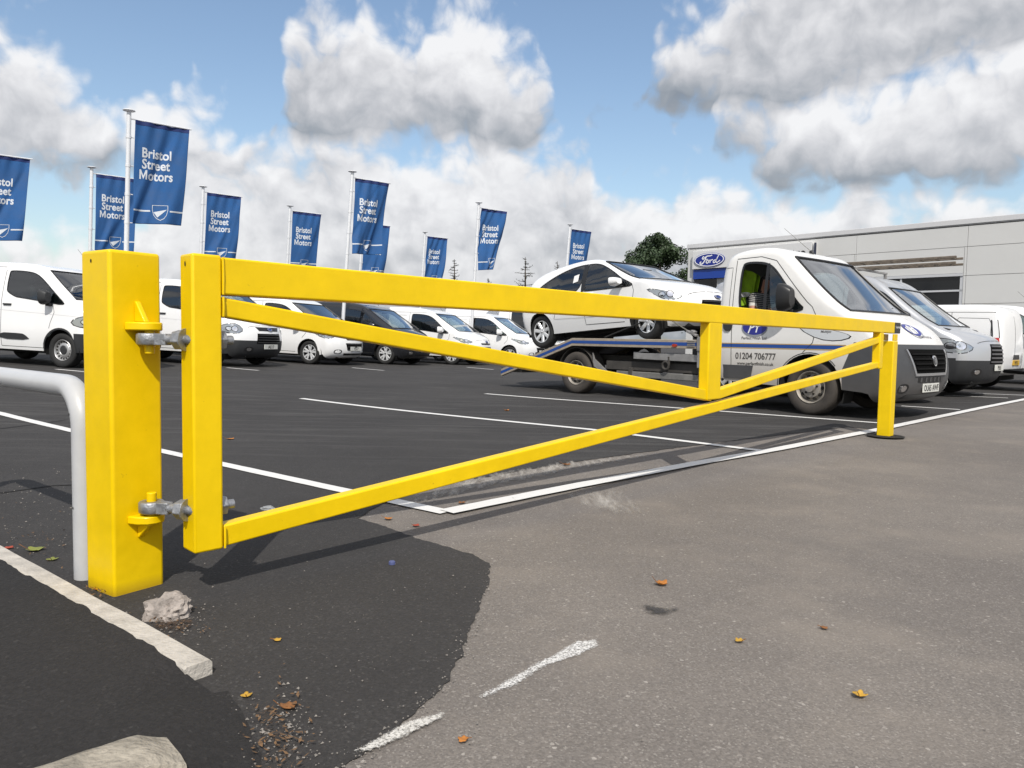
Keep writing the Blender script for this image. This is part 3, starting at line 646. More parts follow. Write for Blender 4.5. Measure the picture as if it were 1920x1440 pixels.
M_DRIM = mat('dusty_steel_wheel', (.34, .31, .27), .6, .3, var=.3, vscale=14)
M_TRIM = mat('interior_dark', (.02, .02, .022), .8)
M_SEAT = mat('seat_cloth', (.028, .03, .034), .9, var=.2, vscale=40)
M_BULK = mat('bulkhead_grey', (.30, .31, .31), .7)
M_CHROME = mat('chrome', (.75, .75, .76), .12, 1.0)
M_LENS = mat('headlamp_lens', (.36, .38, .40), .16, .6, coat=1.0)
M_RED = mat('tail_lamp_red', (.45, .012, .01), .15, coat=.8)
M_PLATE = mat('white_plate', (.62, .62, .58), .4)
M_PLATEY = mat('yellow_plate', (.55, .32, .01), .4)
M_INK = mat('plate_ink', (.01, .01, .01), .6)
G_WIN = glass('tinted_window', (.52, .60, .58), gain=1.1)
G_WS = glass('windscreen_glass', (.62, .72, .74), gain=1.05)
G_LAMP = glass('clear_lamp_glass', (.85, .88, .9))
M_VOID = mat('grille_void', (.003, .003, .003), .9, spec=.1)
M_SEAM = mat('panel_gap', (.03, .03, .03), .8)

class Body:
    def __init__(s, spec):
        s.sp = spec; s.W = spec['W']; s.r = spec.get('r', .085)
        pts = chaikin(spec['profile'], 3)
        # resample evenly
        L = [0]
        for a, b in zip(pts, pts[1:]): L.append(L[-1] + math.dist(a, b))
        n = int(L[-1] / .05); s.prof = []; j = 0
        marks = []
        for k in range(n + 1):
            t = L[-1] * k / n
            while j < len(L) - 2 and L[j + 1] < t: j += 1
            f = (t - L[j]) / max(1e-9, L[j + 1] - L[j]); s.prof.append((pts[j][0] + (pts[j + 1][0] - pts[j][0]) * f, pts[j][1] + (pts[j + 1][1] - pts[j][1]) * f))
        P = s.prof; s.nrm = []
        for i in range(len(P)):
            a = P[max(0, i - 1)]; b = P[min(len(P) - 1, i + 1)]; dx, dz = b[0] - a[0], b[1] - a[1]; d = math.hypot(dx, dz); s.nrm.append((dz / d, -dx / d))  # inward (profile runs rear-bottom -> roof -> front-bottom)
        s.zt = max(p[1] for p in P); s.x0 = min(p[0] for p in P); s.x1 = max(p[0] for p in P)
    def warp(s, x, y, z):
        sp = s.sp; t = min(1, abs(y) / s.W); zb = sp.get('belt', 1.1)
        k = sp.get('tumble', .1) * max(0, (z - zb) / (s.zt - zb)) ** 1.4 if z > zb else 0
        yy = y * (1 - k) * (1 - .055 * max(0, (.62 - z) / .4) ** 2 if z < .62 else 1 - k * 0)
        f = sstep(sp['fx'], s.x1, x); xx = x - sp.get('kf', .25) * f * t ** 2.4; yy *= 1 - sp.get('kyf', .08) * f
        g = sstep(sp.get('rx', s.x0 + .6), s.x0, x) if sp.get('kr', .05) else 0; xx += sp.get('kr', .05) * g * t ** 3
        wsx = sp.get('kw', .10); q = sstep(sp['fx'] - 1.3, sp['fx'], x) * sstep(zb - .1, zb + .15, z); xx -= wsx * q * t ** 2
        yy *= 1 - .012 * (1 - abs(2 * min(1, max(0, (z - .3) / max(.1, zb - .3))) - 1)) * -1      # waist bulge
        return Vector((xx, yy, z))
    def side(s, x, z, sgn, off=0.):
        p = s.warp(x, sgn * s.W, z); return p + Vector((0, sgn * off, 0))
    def inset(s, d): return [(p[0] + n[0] * d, p[1] + n[1] * d) for p, n in zip(s.prof, s.nrm)]
    def zone(s, x, z):                         # 0 paint, 1 plastic
        z_ = s.sp.get('zone'); return 1 if z_ and z_(x, z) else 0
    def build(s, root, paint, plastic):
        sp = s.sp; W, r = s.W, s.r; body = MB(); plas = MB()
        ys = [0, .28, .55, .8, 1.0]; cols = [(v * (W - r), 0) for v in ys] + [(W - r + r * math.sin(R(a)), r * (1 - math.cos(R(a)))) for a in (18, 36, 54, 72, 90)]
        cols = [(-y, i) for y, i in cols[:0:-1]] + cols
        loops = {}
        for y, i in cols:
            if i not in loops: loops[i] = s.inset(i)
        rows = [[s.warp(loops[i][k][0], y, loops[i][k][1]) for y, i in cols] for k in range(len(s.prof))]
        s.rows, s.cols = rows, cols
        def in_hole(k, j):
            yc = (cols[j][0] + cols[j + 1][0]) / 2
            for z0, z1, x0, x1, frac in sp.get('holes', []):
                x, z = s.prof[k][0] / 2 + s.prof[k + 1][0] / 2, s.prof[k][1] / 2 + s.prof[k + 1][1] / 2
                if z0 < z < z1 and x0 < x < x1 and abs(yc) < (W - r) * frac: return True
            return False
        s.hole_cells = []
        for k in range(len(rows) - 1):
            for j in range(len(cols) - 1):
                if in_hole(k, j): s.hole_cells.append((k, j)); continue
                q = [rows[k][j], rows[k][j + 1], rows[k + 1][j + 1], rows[k + 1][j]]
                x, z = s.prof[k][0], s.prof[k][1]
                (plas if s.zone(x, z) else body).add(q, [(0, 1, 2, 3)])
        # sides
        ins = s.inset(r); poly = list(ins)
        zs = sp.get('sill', .3); ra = sp['arch']; rw = sp['wheel_r']
        fb, rb = ins[-1], ins[0]
        bottom = []
        for wx in sorted(sp['axles'], reverse=True):
            if not (rb[0] < wx < fb[0]): continue
            hh = math.sqrt(ra * ra - (zs - rw) ** 2); a0 = math.atan2(zs - rw, hh); a1 = math.pi - a0
            for q in range(19):
                a = a0 + (a1 - a0) * q / 18; bottom.append((wx + ra * math.cos(a), rw + ra * math.sin(a)))
        pre = [(fb[0] - .1, (fb[1] + zs) / 2)] if fb[0] - .12 > (bottom[0][0] if bottom else fb[0]) else []
        post_ = [(rb[0] + .06, (rb[1] + zs) / 2)] if not bottom or rb[0] + .1 < bottom[-1][0] else []
        poly = poly + pre + bottom + post_
        s.side_poly = poly
        holes = sp.get('windows', [])
        lines = sp.get('split', [])
        v, f = fill2d(poly, .11, holes, lines)
        for sgn in (-1, 1):
            P3 = [s.side(x, z, sgn) for x, z in v]
            fa, fb_ = [], []
            for t in f:
                cx = sum(v[i][0] for i in t) / 3; cz = sum(v[i][1] for i in t) / 3
                (fb_ if s.zone(cx, cz) else fa).append(t)
            body.add(P3, fa)
            if fb_: plas.add(P3, fb_)
        s.bvh = BVHTree.FromPolygons([tuple(p) for p in body.v + plas.v], body.f + [tuple(i + len(body.v) for i in f_) for f_ in plas.f])
        def clean(mb):
            used = sorted({i for f_ in mb.f for i in f_}); mp = {o: n for n, o in enumerate(used)}; mb.v = [mb.v[i] for i in used]; mb.f = [tuple(mp[i] for i in f_) for f_ in mb.f]
        clean(body); s.body_obj = body.build('body', paint, root, smooth=42)
        if plas.f: clean(plas); s.plastic_obj = plas.build('bumper', plastic, root, smooth=42)
        else: s.plastic_obj = s.body_obj
        # wheel wells and floor
        for wx in sp['axles']:
            for sgn in (-1, 1):
                u = MB(); yi = W - sp.get('well', .34)
                arc = [(wx + (ra + .004) * math.cos(R(a)), rw + (ra + .004) * math.sin(R(a))) for a in range(-25, 206, 11)]
                u.grid([[Vector((x, sgn * (W - .045), z)) for x, z in arc], [Vector((x, sgn * yi, z)) for x, z in arc]])
                u.add([Vector((x, sgn * yi, z)) for x, z in arc], [tuple(range(len(arc)))])
                u.build('wheel_well', M_UNDER, root, smooth=50)
        fl = MB(); fl.box((s.x0 + .12, -W + .36, zs - .06), (s.x1 - .25, W - .36, zs + .22)); fl.build('underbody', M_UNDER, root, smooth=0)
    def cells_pane(s, name, m, root, off=.004, cells=None):
        mb = MB(); idx = {}
        for k, j in (cells or s.hole_cells):
            q = [s.rows[k][j], s.rows[k][j + 1], s.rows[k + 1][j + 1], s.rows[k + 1][j]]; mb.add(q, [(0, 1, 2, 3)])
        o = mb.build(name, m, root, smooth=60)
        return o
    def pane(s, name, poly, sgn, m, parent, off=.004, step=.18, grow=0.):
        v, f = fill2d(poly, step); return MB().add([s.side(x, z, sgn, off) for x, z in v], f).build(name, m, parent, smooth=60)
    def frame(s, name, poly, sgn, m, parent, w=.03, off=.007):
        cx = sum(p[0] for p in poly) / len(poly); cz = sum(p[1] for p in poly) / len(poly); n = len(poly); mb = MB()
        inn = []
        for i, p in enumerate(poly):
            a = poly[i - 1]; b = poly[(i + 1) % n]; dx, dz = b[0] - a[0], b[1] - a[1]; d = math.hypot(dx, dz); nx, nz = -dz / d, dx / d
            if (cx - p[0]) * nx + (cz - p[1]) * nz < 0: nx, nz = -nx, -nz
            inn.append((p[0] + nx * w, p[1] + nz * w))
        o3 = [s.side(x, z, sgn, off) for x, z in poly]; i3 = [s.side(x, z, sgn, off) for x, z in inn]; b3 = [s.side(x, z, sgn, -.01) for x, z in inn]
        mb.add(o3 + i3 + b3, [(k, (k + 1) % n, n + (k + 1) % n, n + k) for k in range(n)] + [(n + k, n + (k + 1) % n, 2 * n + (k + 1) % n, 2 * n + k) for k in range(n)])
        return mb.build(name, m, parent, smooth=0)
    def seam(s, pts, sgn, parent, name='panel_seam', w=.010, m=None, off=.0015):
        pts = [Vector(p) for p in pts]; d = []
        for a, b in zip(pts, pts[1:]): d += [a.lerp(b, k / max(1, int((b - a).length / .08))) for k in range(max(1, int((b - a).length / .08)))]
        d.append(pts[-1]); v, f = stroke2d([tuple(p) for p in d], w)
        return MB().add([s.side(x, z, sgn, off) for x, z in v], f).build(name, m or M_SEAM, parent, smooth=0)
    def decal(s, name, v2, f2, org, e1, e2, d, m, parent, off=.006, skirt=.02, smooth=40):
        """shape (a,b) thrown along d onto the body and lifted by off"""
        org, e1, e2, d = map(Vector, (org, e1, e2, d)); d.normalize(); out = []; last = None
        for a, b in v2:
            o = org + e1 * a + e2 * b; hit = s.bvh.ray_cast(o, d, 6)
            p = hit[0] if hit[0] is not None else None
            if p is None: p = o + d * (last if last is not None else 1.0)
            else: last = (p - o).length
            out.append(p - d * off)
        mb = MB().add(out, f2)
        if skirt:
            cnt = {}
            for f in f2:
                for i in range(len(f)):
                    e = tuple(sorted((f[i], f[(i + 1) % len(f)]))); cnt[e] = cnt.get(e, 0) + 1
            for (a, b), c in cnt.items():
                if c == 1: mb.add([out[a], out[b], out[b] + d * skirt, out[a] + d * skirt], [(0, 1, 2, 3)])
        return mb.build(name, m, parent, smooth=smooth)
    def front(s, name, poly, m, parent, off=.006, step=.05, az=0, skirt=.02):
        step = min(step, .05) if step else .05     # polygon (y, z) seen from the front, az turns to the right-hand (-y) corner
        v, f = fill2d(poly, step); c, si = math.cos(R(az)), math.sin(R(az))
        return s.decal(name, v, f, Vector((c, -si, 0)) * 4 + Vector((0, 0, 0)), (si, c, 0), (0, 0, 1), (-c, si, 0), m, parent, off, skirt)

def front_shape(b, name, vf, y, z, m, parent, off=.009):      # small flat print seen from the front, reading left to right
    v, f = vf; return b.decal(name, [(-(p[0]) + 0, p[1]) for p in v], f, Vector((4, y, z)), (0, -1, 0) if False else (0, 1, 0), (0, 0, 1), (-1, 0, 0), m, parent, off, 0, 0)

def wheel(name, style, rad, width, root, x, y, m_tyre=None, steer=0.):
    w = thing(name); w.parent = root; w.location = (x, y, rad); sgn = 1 if y > 0 else -1; w.rotation_euler = (0, 0, R(steer))
    F = lambda a, b, h: Vector((a, sgn * h, b)); hw = width / 2; rr = rad * {'truck': .60, 'alloy': .66, 'multi': .68, 'steel': .62}[style]
    t = MB(); t.lathe([(rr, -hw * .8), (rr + .02, -hw), (rad * .9, -hw * 1.02), (rad * .975, -hw * .86), (rad, -hw * .6), (rad, hw * .6), (rad * .975, hw * .86), (rad * .9, hw * 1.02), (rr + .02, hw), (rr, hw * .8)], 40, F)
    t.build('tyre', m_tyre or M_TYRE, w, smooth=50)
    o = hw * .8
    b = MB()
    if style in ('alloy', 'multi'):
        b.lathe([(rr, o), (rr - .012, o + .008), (rr - .025, o - .005), (rr - .03, o - .09), (.0, o - .10)], 36, F); b.build('rim_barrel', mat('rim_dark_grey', (.05, .05, .052), .5, .5), w)  # inner barrel behind the spokes is dark grey
        s_ = MB(); n = 5 if style == 'alloy' else 7
        for k in range(n):
            a = 2 * math.pi * k / n + .3
            arms = ((a - .24, .055), (a + .24, .055)) if style == 'alloy' else ((a, .075),)
            for ae, wd in arms:
                r0, r1 = .035, rr - .008; c0 = Vector((math.cos(a), math.sin(a))) * r0; c1 = Vector((math.cos(ae), math.sin(ae))) * r1; d = (c1 - c0).normalized(); q = Vector((-d.y, d.x))
                P = []
                for c, ww, h in ((c0, .030 if style == 'alloy' else .032, o - .012), (c1, wd * .5, o + .004)):
                    P += [F(*(c + q * ww), h - .012), F(*(c + q * ww * .6), h + .004), F(*(c - q * ww * .6), h + .004), F(*(c - q * ww), h - .012)]
                s_.add(P, [(0, 1, 5, 4), (1, 2, 6, 5), (2, 3, 7, 6), (0, 3, 2, 1), (4, 5, 6, 7)])
        s_.lathe([(0, o - .004), (.05, o - .004), (.06, o - .02)], 20, F)
        s_.lathe([(rr, o), (rr - .004, o + .010), (rr - .016, o + .008), (rr - .02, o - .01)], 36, F)
        s_.build('rim', M_ALLOY, w, smooth=30)
        h = MB(); h.lathe([(0, o + .003), (.027, o + .002), (.03, o - .006)], 18, F); h.build('hub_cap', M_CHROME, w)
    else:
        mm = M_STEELW if style == 'steel' else M_DRIM
        prof = [(rr, o), (rr - .01, o + .01), (rr - .022, o - .002), (rr - .03, o - .03), (rr * .72, o - .035), (rr * .62, o - .015), (rr * .45, o - .012), (rr * .36, o - .03), (0, o - .032)]
        if style == 'truck': prof = [(rr, o), (rr - .01, o + .012), (rr - .022, o), (rr - .032, o - .055), (rr * .74, o - .05), (rr * .60, o - .01), (rr * .32, o - .004), (rr * .28, o + .03), (0, o + .034)]
        b.lathe(prof, 40, F); b.build('rim', mm, w, smooth=40)
        nh = 16 if style == 'steel' else 10; r_h = rr * .79 if style == 'steel' else rr * .69; hs = .016 if style == 'steel' else .021
        for k in range(nh):
            a = 2 * math.pi * k / nh; h = MB(); cx, cz = r_h * math.cos(a), r_h * math.sin(a); hh = o - .0285 if style == 'steel' else o - .026
            h.lathe([(0, hh + .012), (hs, hh + .008), (hs, hh - .02)], 8, lambda p, q, u: F(cx + p, cz + q, u)); h.build('rim_slot', M_HOLE, w, smooth=0)
        if style == 'steel':
            h = MB(); h.lathe([(0, o - .004), (rr * .36, o - .008), (rr * .42, o - .022)], 20, F); h.build('hub_cap', M_PLAST, w)
        else:
            for k in range(5):
                a = 2 * math.pi * k / 5 + .2; h = MB(); cx, cz = rr * .43 * math.cos(a), rr * .43 * math.sin(a)
                h.lathe([(0, o + .012), (.013, o + .012), (.016, o - .012)], 6, lambda p, q, u: F(cx + p, cz + q, u)); h.build('wheel_nut', M_HOLE, w, smooth=0)
    return w

def mirror(b, root, x, z, sgn, m_cap, tall=.22, deep=.13, wide=.2, m_arm=None):
    p = b.side(x, z, sgn); mb = MB()
    body = chaikin([(-wide * .1, -tall * .5), (wide * .95, -tall * .45), (wide, tall * .3), (wide * .8, tall * .5), (wide * .1, tall * .5), (-wide * .1, tall * .2)], 2, True)
    def fn(a, c, d): k = 1 - .35 * max(0, d / deep) ** 2; return p + Vector((d, sgn * (.06 + wide / 2 + (a - wide / 2) * k), c * k))
    n = len(body); rows = [[fn(a, c, d) for a, c in body] for d in (0, deep * .35, deep * .7, deep * .95, deep * 1.05)]
    vs = [v for r_ in rows for v in r_]; fs = [(i * n + j, i * n + (j + 1) % n, (i + 1) * n + (j + 1) % n, (i + 1) * n + j) for i in range(4) for j in range(n)] + [tuple(range(n)), tuple(range(4 * n, 5 * n))]
    mb.add(vs, fs); mo = mb.build('door_mirror', m_cap, root, smooth=50)
    g = MB(); g.add([fn(a * .86 + .012, c * .84, -.002) for a, c in body], [tuple(range(n))]); g.build('mirror_glass', mat('mirror_glass', (.6, .62, .65), .04, 1.0), mo, smooth=0)
    a = MB(); a.box((p.x + .0, min(p.y - sgn * .03, p.y + sgn * .09), p.z - tall * .55), (p.x + deep * .7, max(p.y - sgn * .03, p.y + sgn * .09), p.z - tall * .35)); a.build('mirror_arm', m_arm or M_PLAST, mo, bevel=.012)
    return mo

def plate(b, root, y, z, text, front=True, m=None, x=None, tilt=0):
    """520 x 111 mm number plate standing just off the bodywork"""
    mb = MB(); s = 1 if front else -1; w = .26; h = .056
    if x is None:
        hit = b.bvh.ray_cast(Vector((4 * s, y, z)), Vector((-s, 0, 0)), 8); x = hit[0].x
    mb.box((x, y - w, z - h), (x + s * .014, y + w, z + h)); po = mb.build('number_plate', m or M_PLATE, root, smooth=0, bevel=.003)
    if text:
        v, f = text2d(text, .108, .0022, 0, 'CENTER', 1.0); wd = max(p[0] for p in v) - min(p[0] for p in v); k = min(1.0, .47 / wd)
        MB().add([(x + s * .0155, y + s * p[0] * k, z - .038 + p[1]) for p in v], f).build('plate_lettering', M_INK, po, smooth=0)
    return po

def seat(root, x, y, z, w=.5):
    st = MB(); st.box((x - .05, y - w / 2, z - .12), (x + .46, y + w / 2, z + .06)); so_ = st.build('seat', M_SEAT, root, bevel=.05, seg=3)
    M_ = Matrix.Translation((x, y, z + .04)) @ Matrix.Rotation(R(-12), 4, 'Y')
    bk = MB(); bk.box((-.12, -w / 2 + .02, 0), (.02, w / 2 - .02, .6), M_); bk.build('backrest', M_SEAT, so_, bevel=.05, seg=3)
    hd_ = MB(); hd_.box((-.10, -.13, .64), (-.0, .13, .82), M_); hd_.tube([M_ @ Vector((-.05, 0, .58)), M_ @ Vector((-.05, 0, .66))], .02, 8); hd_.build('headrest', M_SEAT, so_, bevel=.035, seg=3)
    return so_
def cabin(b, root, sx, sz, bulk_x, dash_x, dash_z, floor=.55, rhd=-.42, bulk=True):
    W = b.W
    d = MB(); pol = chaikin([(dash_x + .62, dash_z + .02), (dash_x + .1, dash_z + .03), (dash_x - .03, dash_z - .06), (dash_x + .02, dash_z - .3), (dash_x + .5, dash_z - .4)], 2, True)
    d.prism(pol, -W + .17, W - .17, lambda a, c, t: Vector((a, t, c))); d.build('dashboard', M_TRIM, root, smooth=50)
    seat(root, sx, rhd, sz); seat(root, sx, -rhd, sz)
    c = Vector((dash_x - .16, rhd, dash_z + .0)); n_ = Vector((-.85, 0, .5)).normalized(); e1 = Vector((0, 1, 0)); e2 = n_.cross(e1)
    sw = MB(); ring = [c + (e1 * math.cos(2 * math.pi * k / 24) + e2 * math.sin(2 * math.pi * k / 24)) * .19 for k in range(25)]; sw.tube(ring, .016, 8, False)
    sw.tube([c - e1 * .19, c, c + e1 * .19], .02, 8); sw.tube([c, c + Vector((.2, 0, -.12))], .035, 8); sw.build('steering_wheel', M_TRIM, root)
    f = MB(); f.box((bulk_x - .02, -W + .12, floor - .05), (dash_x + .55, W - .12, floor)); f.build('cab_floor', M_TRIM, root, smooth=0)
    if bulk:
        q = MB(); zt = b.zt - .09; q.add([Vector((bulk_x, y, z)) for y, z in ((-W + .12, floor), (W - .12, floor), (W - .17, 1.35), (W - .24, zt - .12), (W - .4, zt), (-W + .4, zt), (-W + .24, zt - .12), (-W + .17, 1.35))], [tuple(range(8))]); q.build('bulkhead', M_BULK, root, smooth=0)
    zm = b.zt - .27; xm = max(p[0] for p in b.prof if abs(p[1] - zm) < .04) - .16; rm = MB(); rm.box((xm, -.12, zm - .035), (xm + .04, .12, zm + .035)); rm.build('interior_mirror', M_TRIM, root, bevel=.01)

def flatten_poly(pl, it=2): return chaikin(pl, it, True)

CUSTOM = dict(W=.985, r=.10, belt=1.15, tumble=.16, kf=.34, kyf=.07, fx=.15, kw=.10, sill=.30, arch=.40, wheel_r=.335, axles=(0, -2.93), tyre_w=.215,
    profile=[(-3.9, .34), (-3.95, .45), (-3.97, .9), (-3.95, 1.5), (-3.9, 1.83), (-3.78, 1.95), (-3.5, 1.985), (-2.2, 2.0), (-1.3, 2.0), (-.8, 1.975), (-.5, 1.91), (-.2, 1.70), (.18, 1.43), (.45, 1.25), (.62, 1.17), (.82, 1.06), (.94, .93), (.99, .78), (1.01, .6), (1.0, .42), (.93, .28), (.8, .22)],
    holes=[(1.30, 1.86, -.5, .45, 1.01)],
    zone=lambda x, z: x > .36 and z < .665 + .0 * x)
CUSTOM['windows'] = [flatten_poly([(.27, 1.17), (-.06, 1.42), (-.42, 1.67), (-.68, 1.80), (-1.0, 1.835), (-1.34, 1.84), (-1.37, 1.80), (-1.37, 1.46), (-1.33, 1.40), (-1.12, 1.31), (-1.0, 1.30), (-.4, 1.245)], 2)]
CUSTOM['split'] = [[(.36, .15), (.36, .665), (1.2, .665)]]
CONNECT = dict(W=.915, r=.10, belt=1.02, tumble=.15, kf=.34, kyf=.08, fx=.1, kw=.12, sill=.27, arch=.375, wheel_r=.325, axles=(0, -2.85), tyre_w=.205,
    profile=[(-3.5, .32), (-3.56, .45), (-3.58, .9), (-3.56, 1.4), (-3.50, 1.68), (-3.38, 1.80), (-3.1, 1.835), (-2.0, 1.85), (-1.4, 1.84), (-1.0, 1.79), (-.75, 1.70), (-.4, 1.50), (.1, 1.22), (.36, 1.09), (.55, 1.03), (.75, .94), (.86, .82), (.90, .66), (.915, .5), (.9, .35), (.82, .24), (.7, .2)],
    holes=[(1.12, 1.66, -.75, .42, 1.01)])
CONNECT['windows'] = [flatten_poly([(.02, 1.0), (-.25, 1.22), (-.6, 1.47), (-.85, 1.59), (-1.15, 1.635), (-1.52, 1.645), (-1.56, 1.60), (-1.56, 1.25), (-1.52, 1.17), (-1.4, 1.115), (-1.0, 1.075), (-.5, 1.03)], 2)]
TRANSIT = dict(W=1.03, r=.11, belt=1.3, tumble=.14, kf=.34, kyf=.07, fx=.1, kw=.12, sill=.33, arch=.42, wheel_r=.345, axles=(0, -3.3), tyre_w=.235,
    profile=[(-4.5, .36), (-4.55, .5), (-4.56, 1.2), (-4.54, 1.9), (-4.48, 2.2), (-4.3, 2.32), (-3.5, 2.35), (-1.8, 2.36), (-1.2, 2.32), (-.85, 2.2), (-.6, 2.02), (-.2, 1.70), (.25, 1.36), (.45, 1.24), (.64, 1.20), (.86, 1.12), (.99, 1.0), (1.03, .84), (1.04, .6), (1.01, .4), (.92, .28), (.8, .24)],
    holes=[(1.3, 2.04, -.75, .5, 1.01)], zone=lambda x, z: x > .4 and z < .72)
TRANSIT['windows'] = [flatten_poly([(.2, 1.22), (-.1, 1.5), (-.45, 1.8), (-.7, 1.98), (-1.0, 2.03), (-1.35, 2.03), (-1.38, 1.98), (-1.38, 1.5), (-1.3, 1.38), (-.6, 1.28)], 2)]
TRANSIT['split'] = [[(.4, .15), (.4, .72), (1.2, .72)]]
HATCH = dict(W=.865, r=.075, belt=.93, tumble=.24, kf=.36, kyf=.10, fx=0., kw=.16, kr=.22, sill=.24, arch=.345, wheel_r=.305, axles=(0, -2.49), tyre_w=.195, well=.3, rx=-2.6,
    profile=[(-3.05, .27), (-3.14, .36), (-3.18, .55), (-3.19, .75), (-3.15, .93), (-3.09, 1.0), (-2.95, 1.12), (-2.75, 1.29), (-2.5, 1.39), (-2.1, 1.465), (-1.6, 1.505), (-1.25, 1.49), (-1.0, 1.435), (-.6, 1.25), (-.2, 1.07), (.05, .97), (.25, .925), (.5, .85), (.68, .76), (.78, .65), (.82, .5), (.82, .36), (.76, .24), (.62, .18)],
    holes=[(1.0, 1.40, -1.0, .1, 1.02), (1.03, 1.30, -3.2, -2.5, .95)])
HATCH['windows'] = [flatten_poly([(-.10, .885), (-.45, 1.12), (-.8, 1.29), (-1.05, 1.385), (-1.3, 1.41), (-1.335, 1.40), (-1.335, .925), (-1.3, .91), (-.6, .89)], 2),
                    flatten_poly([(-1.40, .915), (-1.40, 1.41), (-1.43, 1.415), (-1.7, 1.40), (-2.0, 1.335), (-2.3, 1.225), (-2.5, 1.12), (-2.49, 1.09), (-2.2, 1.0), (-1.95, .945)], 2)]

def vehicle_common(b, root, paint, plastic, wheels='alloy', mirror_m=None, mir=(-.02, 1.2), glass_m=None, tyre=None, steer=0., mk=None):
    b.build(root, paint, plastic)
    sp = b.sp
    ws = [c for c in b.hole_cells if b.prof[c[0]][0] > -1.4]; rear = [c for c in b.hole_cells if b.prof[c[0]][0] <= -1.4]
    b.cells_pane('windscreen', G_WS, root, cells=ws)
    if rear: b.cells_pane('rear_window', G_WIN, root, cells=rear)
    ks = sorted({k for k, j in ws}); js = sorted({j for k, j in ws}); sl = MB()     # black seal round the screen
    ring = [b.rows[ks[0]][j] for j in range(js[0], js[-1] + 2)] + [b.rows[k][js[-1] + 1] for k in range(ks[0] + 1, ks[-1] + 2)] + [b.rows[ks[-1] + 1][j] for j in range(js[-1], js[0] - 1, -1)] + [b.rows[k][js[0]] for k in range(ks[-1], ks[0] - 1, -1)]
    sl.tube([p + Vector((.004, 0, .004)) for p in ring], .012, 6, False); sl.build('windscreen_seal', M_BLACK, root)
    for sgn in (-1, 1):
        for w in sp['windows']:
            o = b.pane('side_window', w, sgn, glass_m or G_WIN, root, off=.001); b.frame('window_seal', w, sgn, M_BLACK, o, .022, .004)
        if len(sp['windows']) > 1: b.seam([(-1.368, .92), (-1.368, 1.41)], sgn, root, 'door_pillar', .075, M_BLACK, .003)
    for x in sp['axles']:
        for sgn in (-1, 1): wheel('wheel', wheels, sp['wheel_r'], sp['tyre_w'], root, x, sgn * (b.W - sp['tyre_w'] / 2 - .035), tyre, steer if x == 0 else 0)
    if mirror_m:
        for sgn in (-1, 1): mirror(b, root, mir[0], mir[1], sgn, mirror_m, **(mk or {}))
    return root
def lamp(b, root, poly, az, m=None, wells=True):            # one headlamp each side: outline (across, up) seen from az degrees off the nose
    for s in (-1, 1):
        pl = [(s * a * 1.0, z) for a, z in poly]
        v, f = fill2d(pl, .05); c, si = math.cos(R(az)), -math.sin(R(az)) * s
        h = b.decal('headlight', v, f, Vector((c, -si, 0)) * 4, (si, c, 0), (0, 0, 1), (-c, si, 0), m or M_LENS, root, .005, .03)
        # dark bezel round the lamp and one bright reflector bowl
        cx = sum(p[0] for p in pl) / len(pl); cz = sum(p[1] for p in pl) / len(pl)
        big = [(cx + (x - cx) * 1.07, cz + (z - cz) * 1.13) for x, z in pl]; v, f = fill2d(big, .06)
        b.decal('lamp_bezel', v, f, Vector((c, -si, 0)) * 4, (si, c, 0), (0, 0, 1), (-c, si, 0), M_BLACK, h, .002, .02)
        zr = max(z for x, z in pl) - min(z for x, z in pl); xr = max(x for x, z in pl) - min(x for x, z in pl)
        for q, (ox, rr) in enumerate(((-.13, .26), (.12, .20)) if wells else ()):
            v, f = fill2d(ellipse2d(zr * rr * 1.25, zr * rr * 1.25, 18, cx + s * ox * xr, cz), 0); b.decal('lamp_well', v, f, Vector((c, -si, 0)) * 4, (si, c, 0), (0, 0, 1), (-c, si, 0), M_BLACK, h, .0075, .004)
            v, f = fill2d(ellipse2d(zr * rr, zr * rr, 18, cx + s * ox * xr, cz), 0); b.decal('reflector', v, f, Vector((c, -si, 0)) * 4, (si, c, 0), (0, 0, 1), (-c, si, 0), M_CHROME, h, .010, .004)
def bars(b, root, name, z0, z1, n, hw0, hw1, m_bar, m_back, bow=0.02):
    """recessed grille: dark backing with n separate bars"""
    g = b.front(name, [(-hw1, z0), (hw1, z0), (hw0, z1), (-hw0, z1)], m_back, root, .004, .08)
    for k in range(n):
        z = z0 + (z1 - z0) * (k + .5) / n; hw = hw1 + (hw0 - hw1) * (k + .5) / n - .02; t = (z1 - z0) / n * .22
        b.front('grille_bar', [(-hw, z - t), (hw, z - t), (hw, z + t), (-hw, z + t)], m_bar, g, .016, .1, skirt=.014)
    return g
def fix_label(o, label, cat, group=None): return tag(o, label, cat, group)

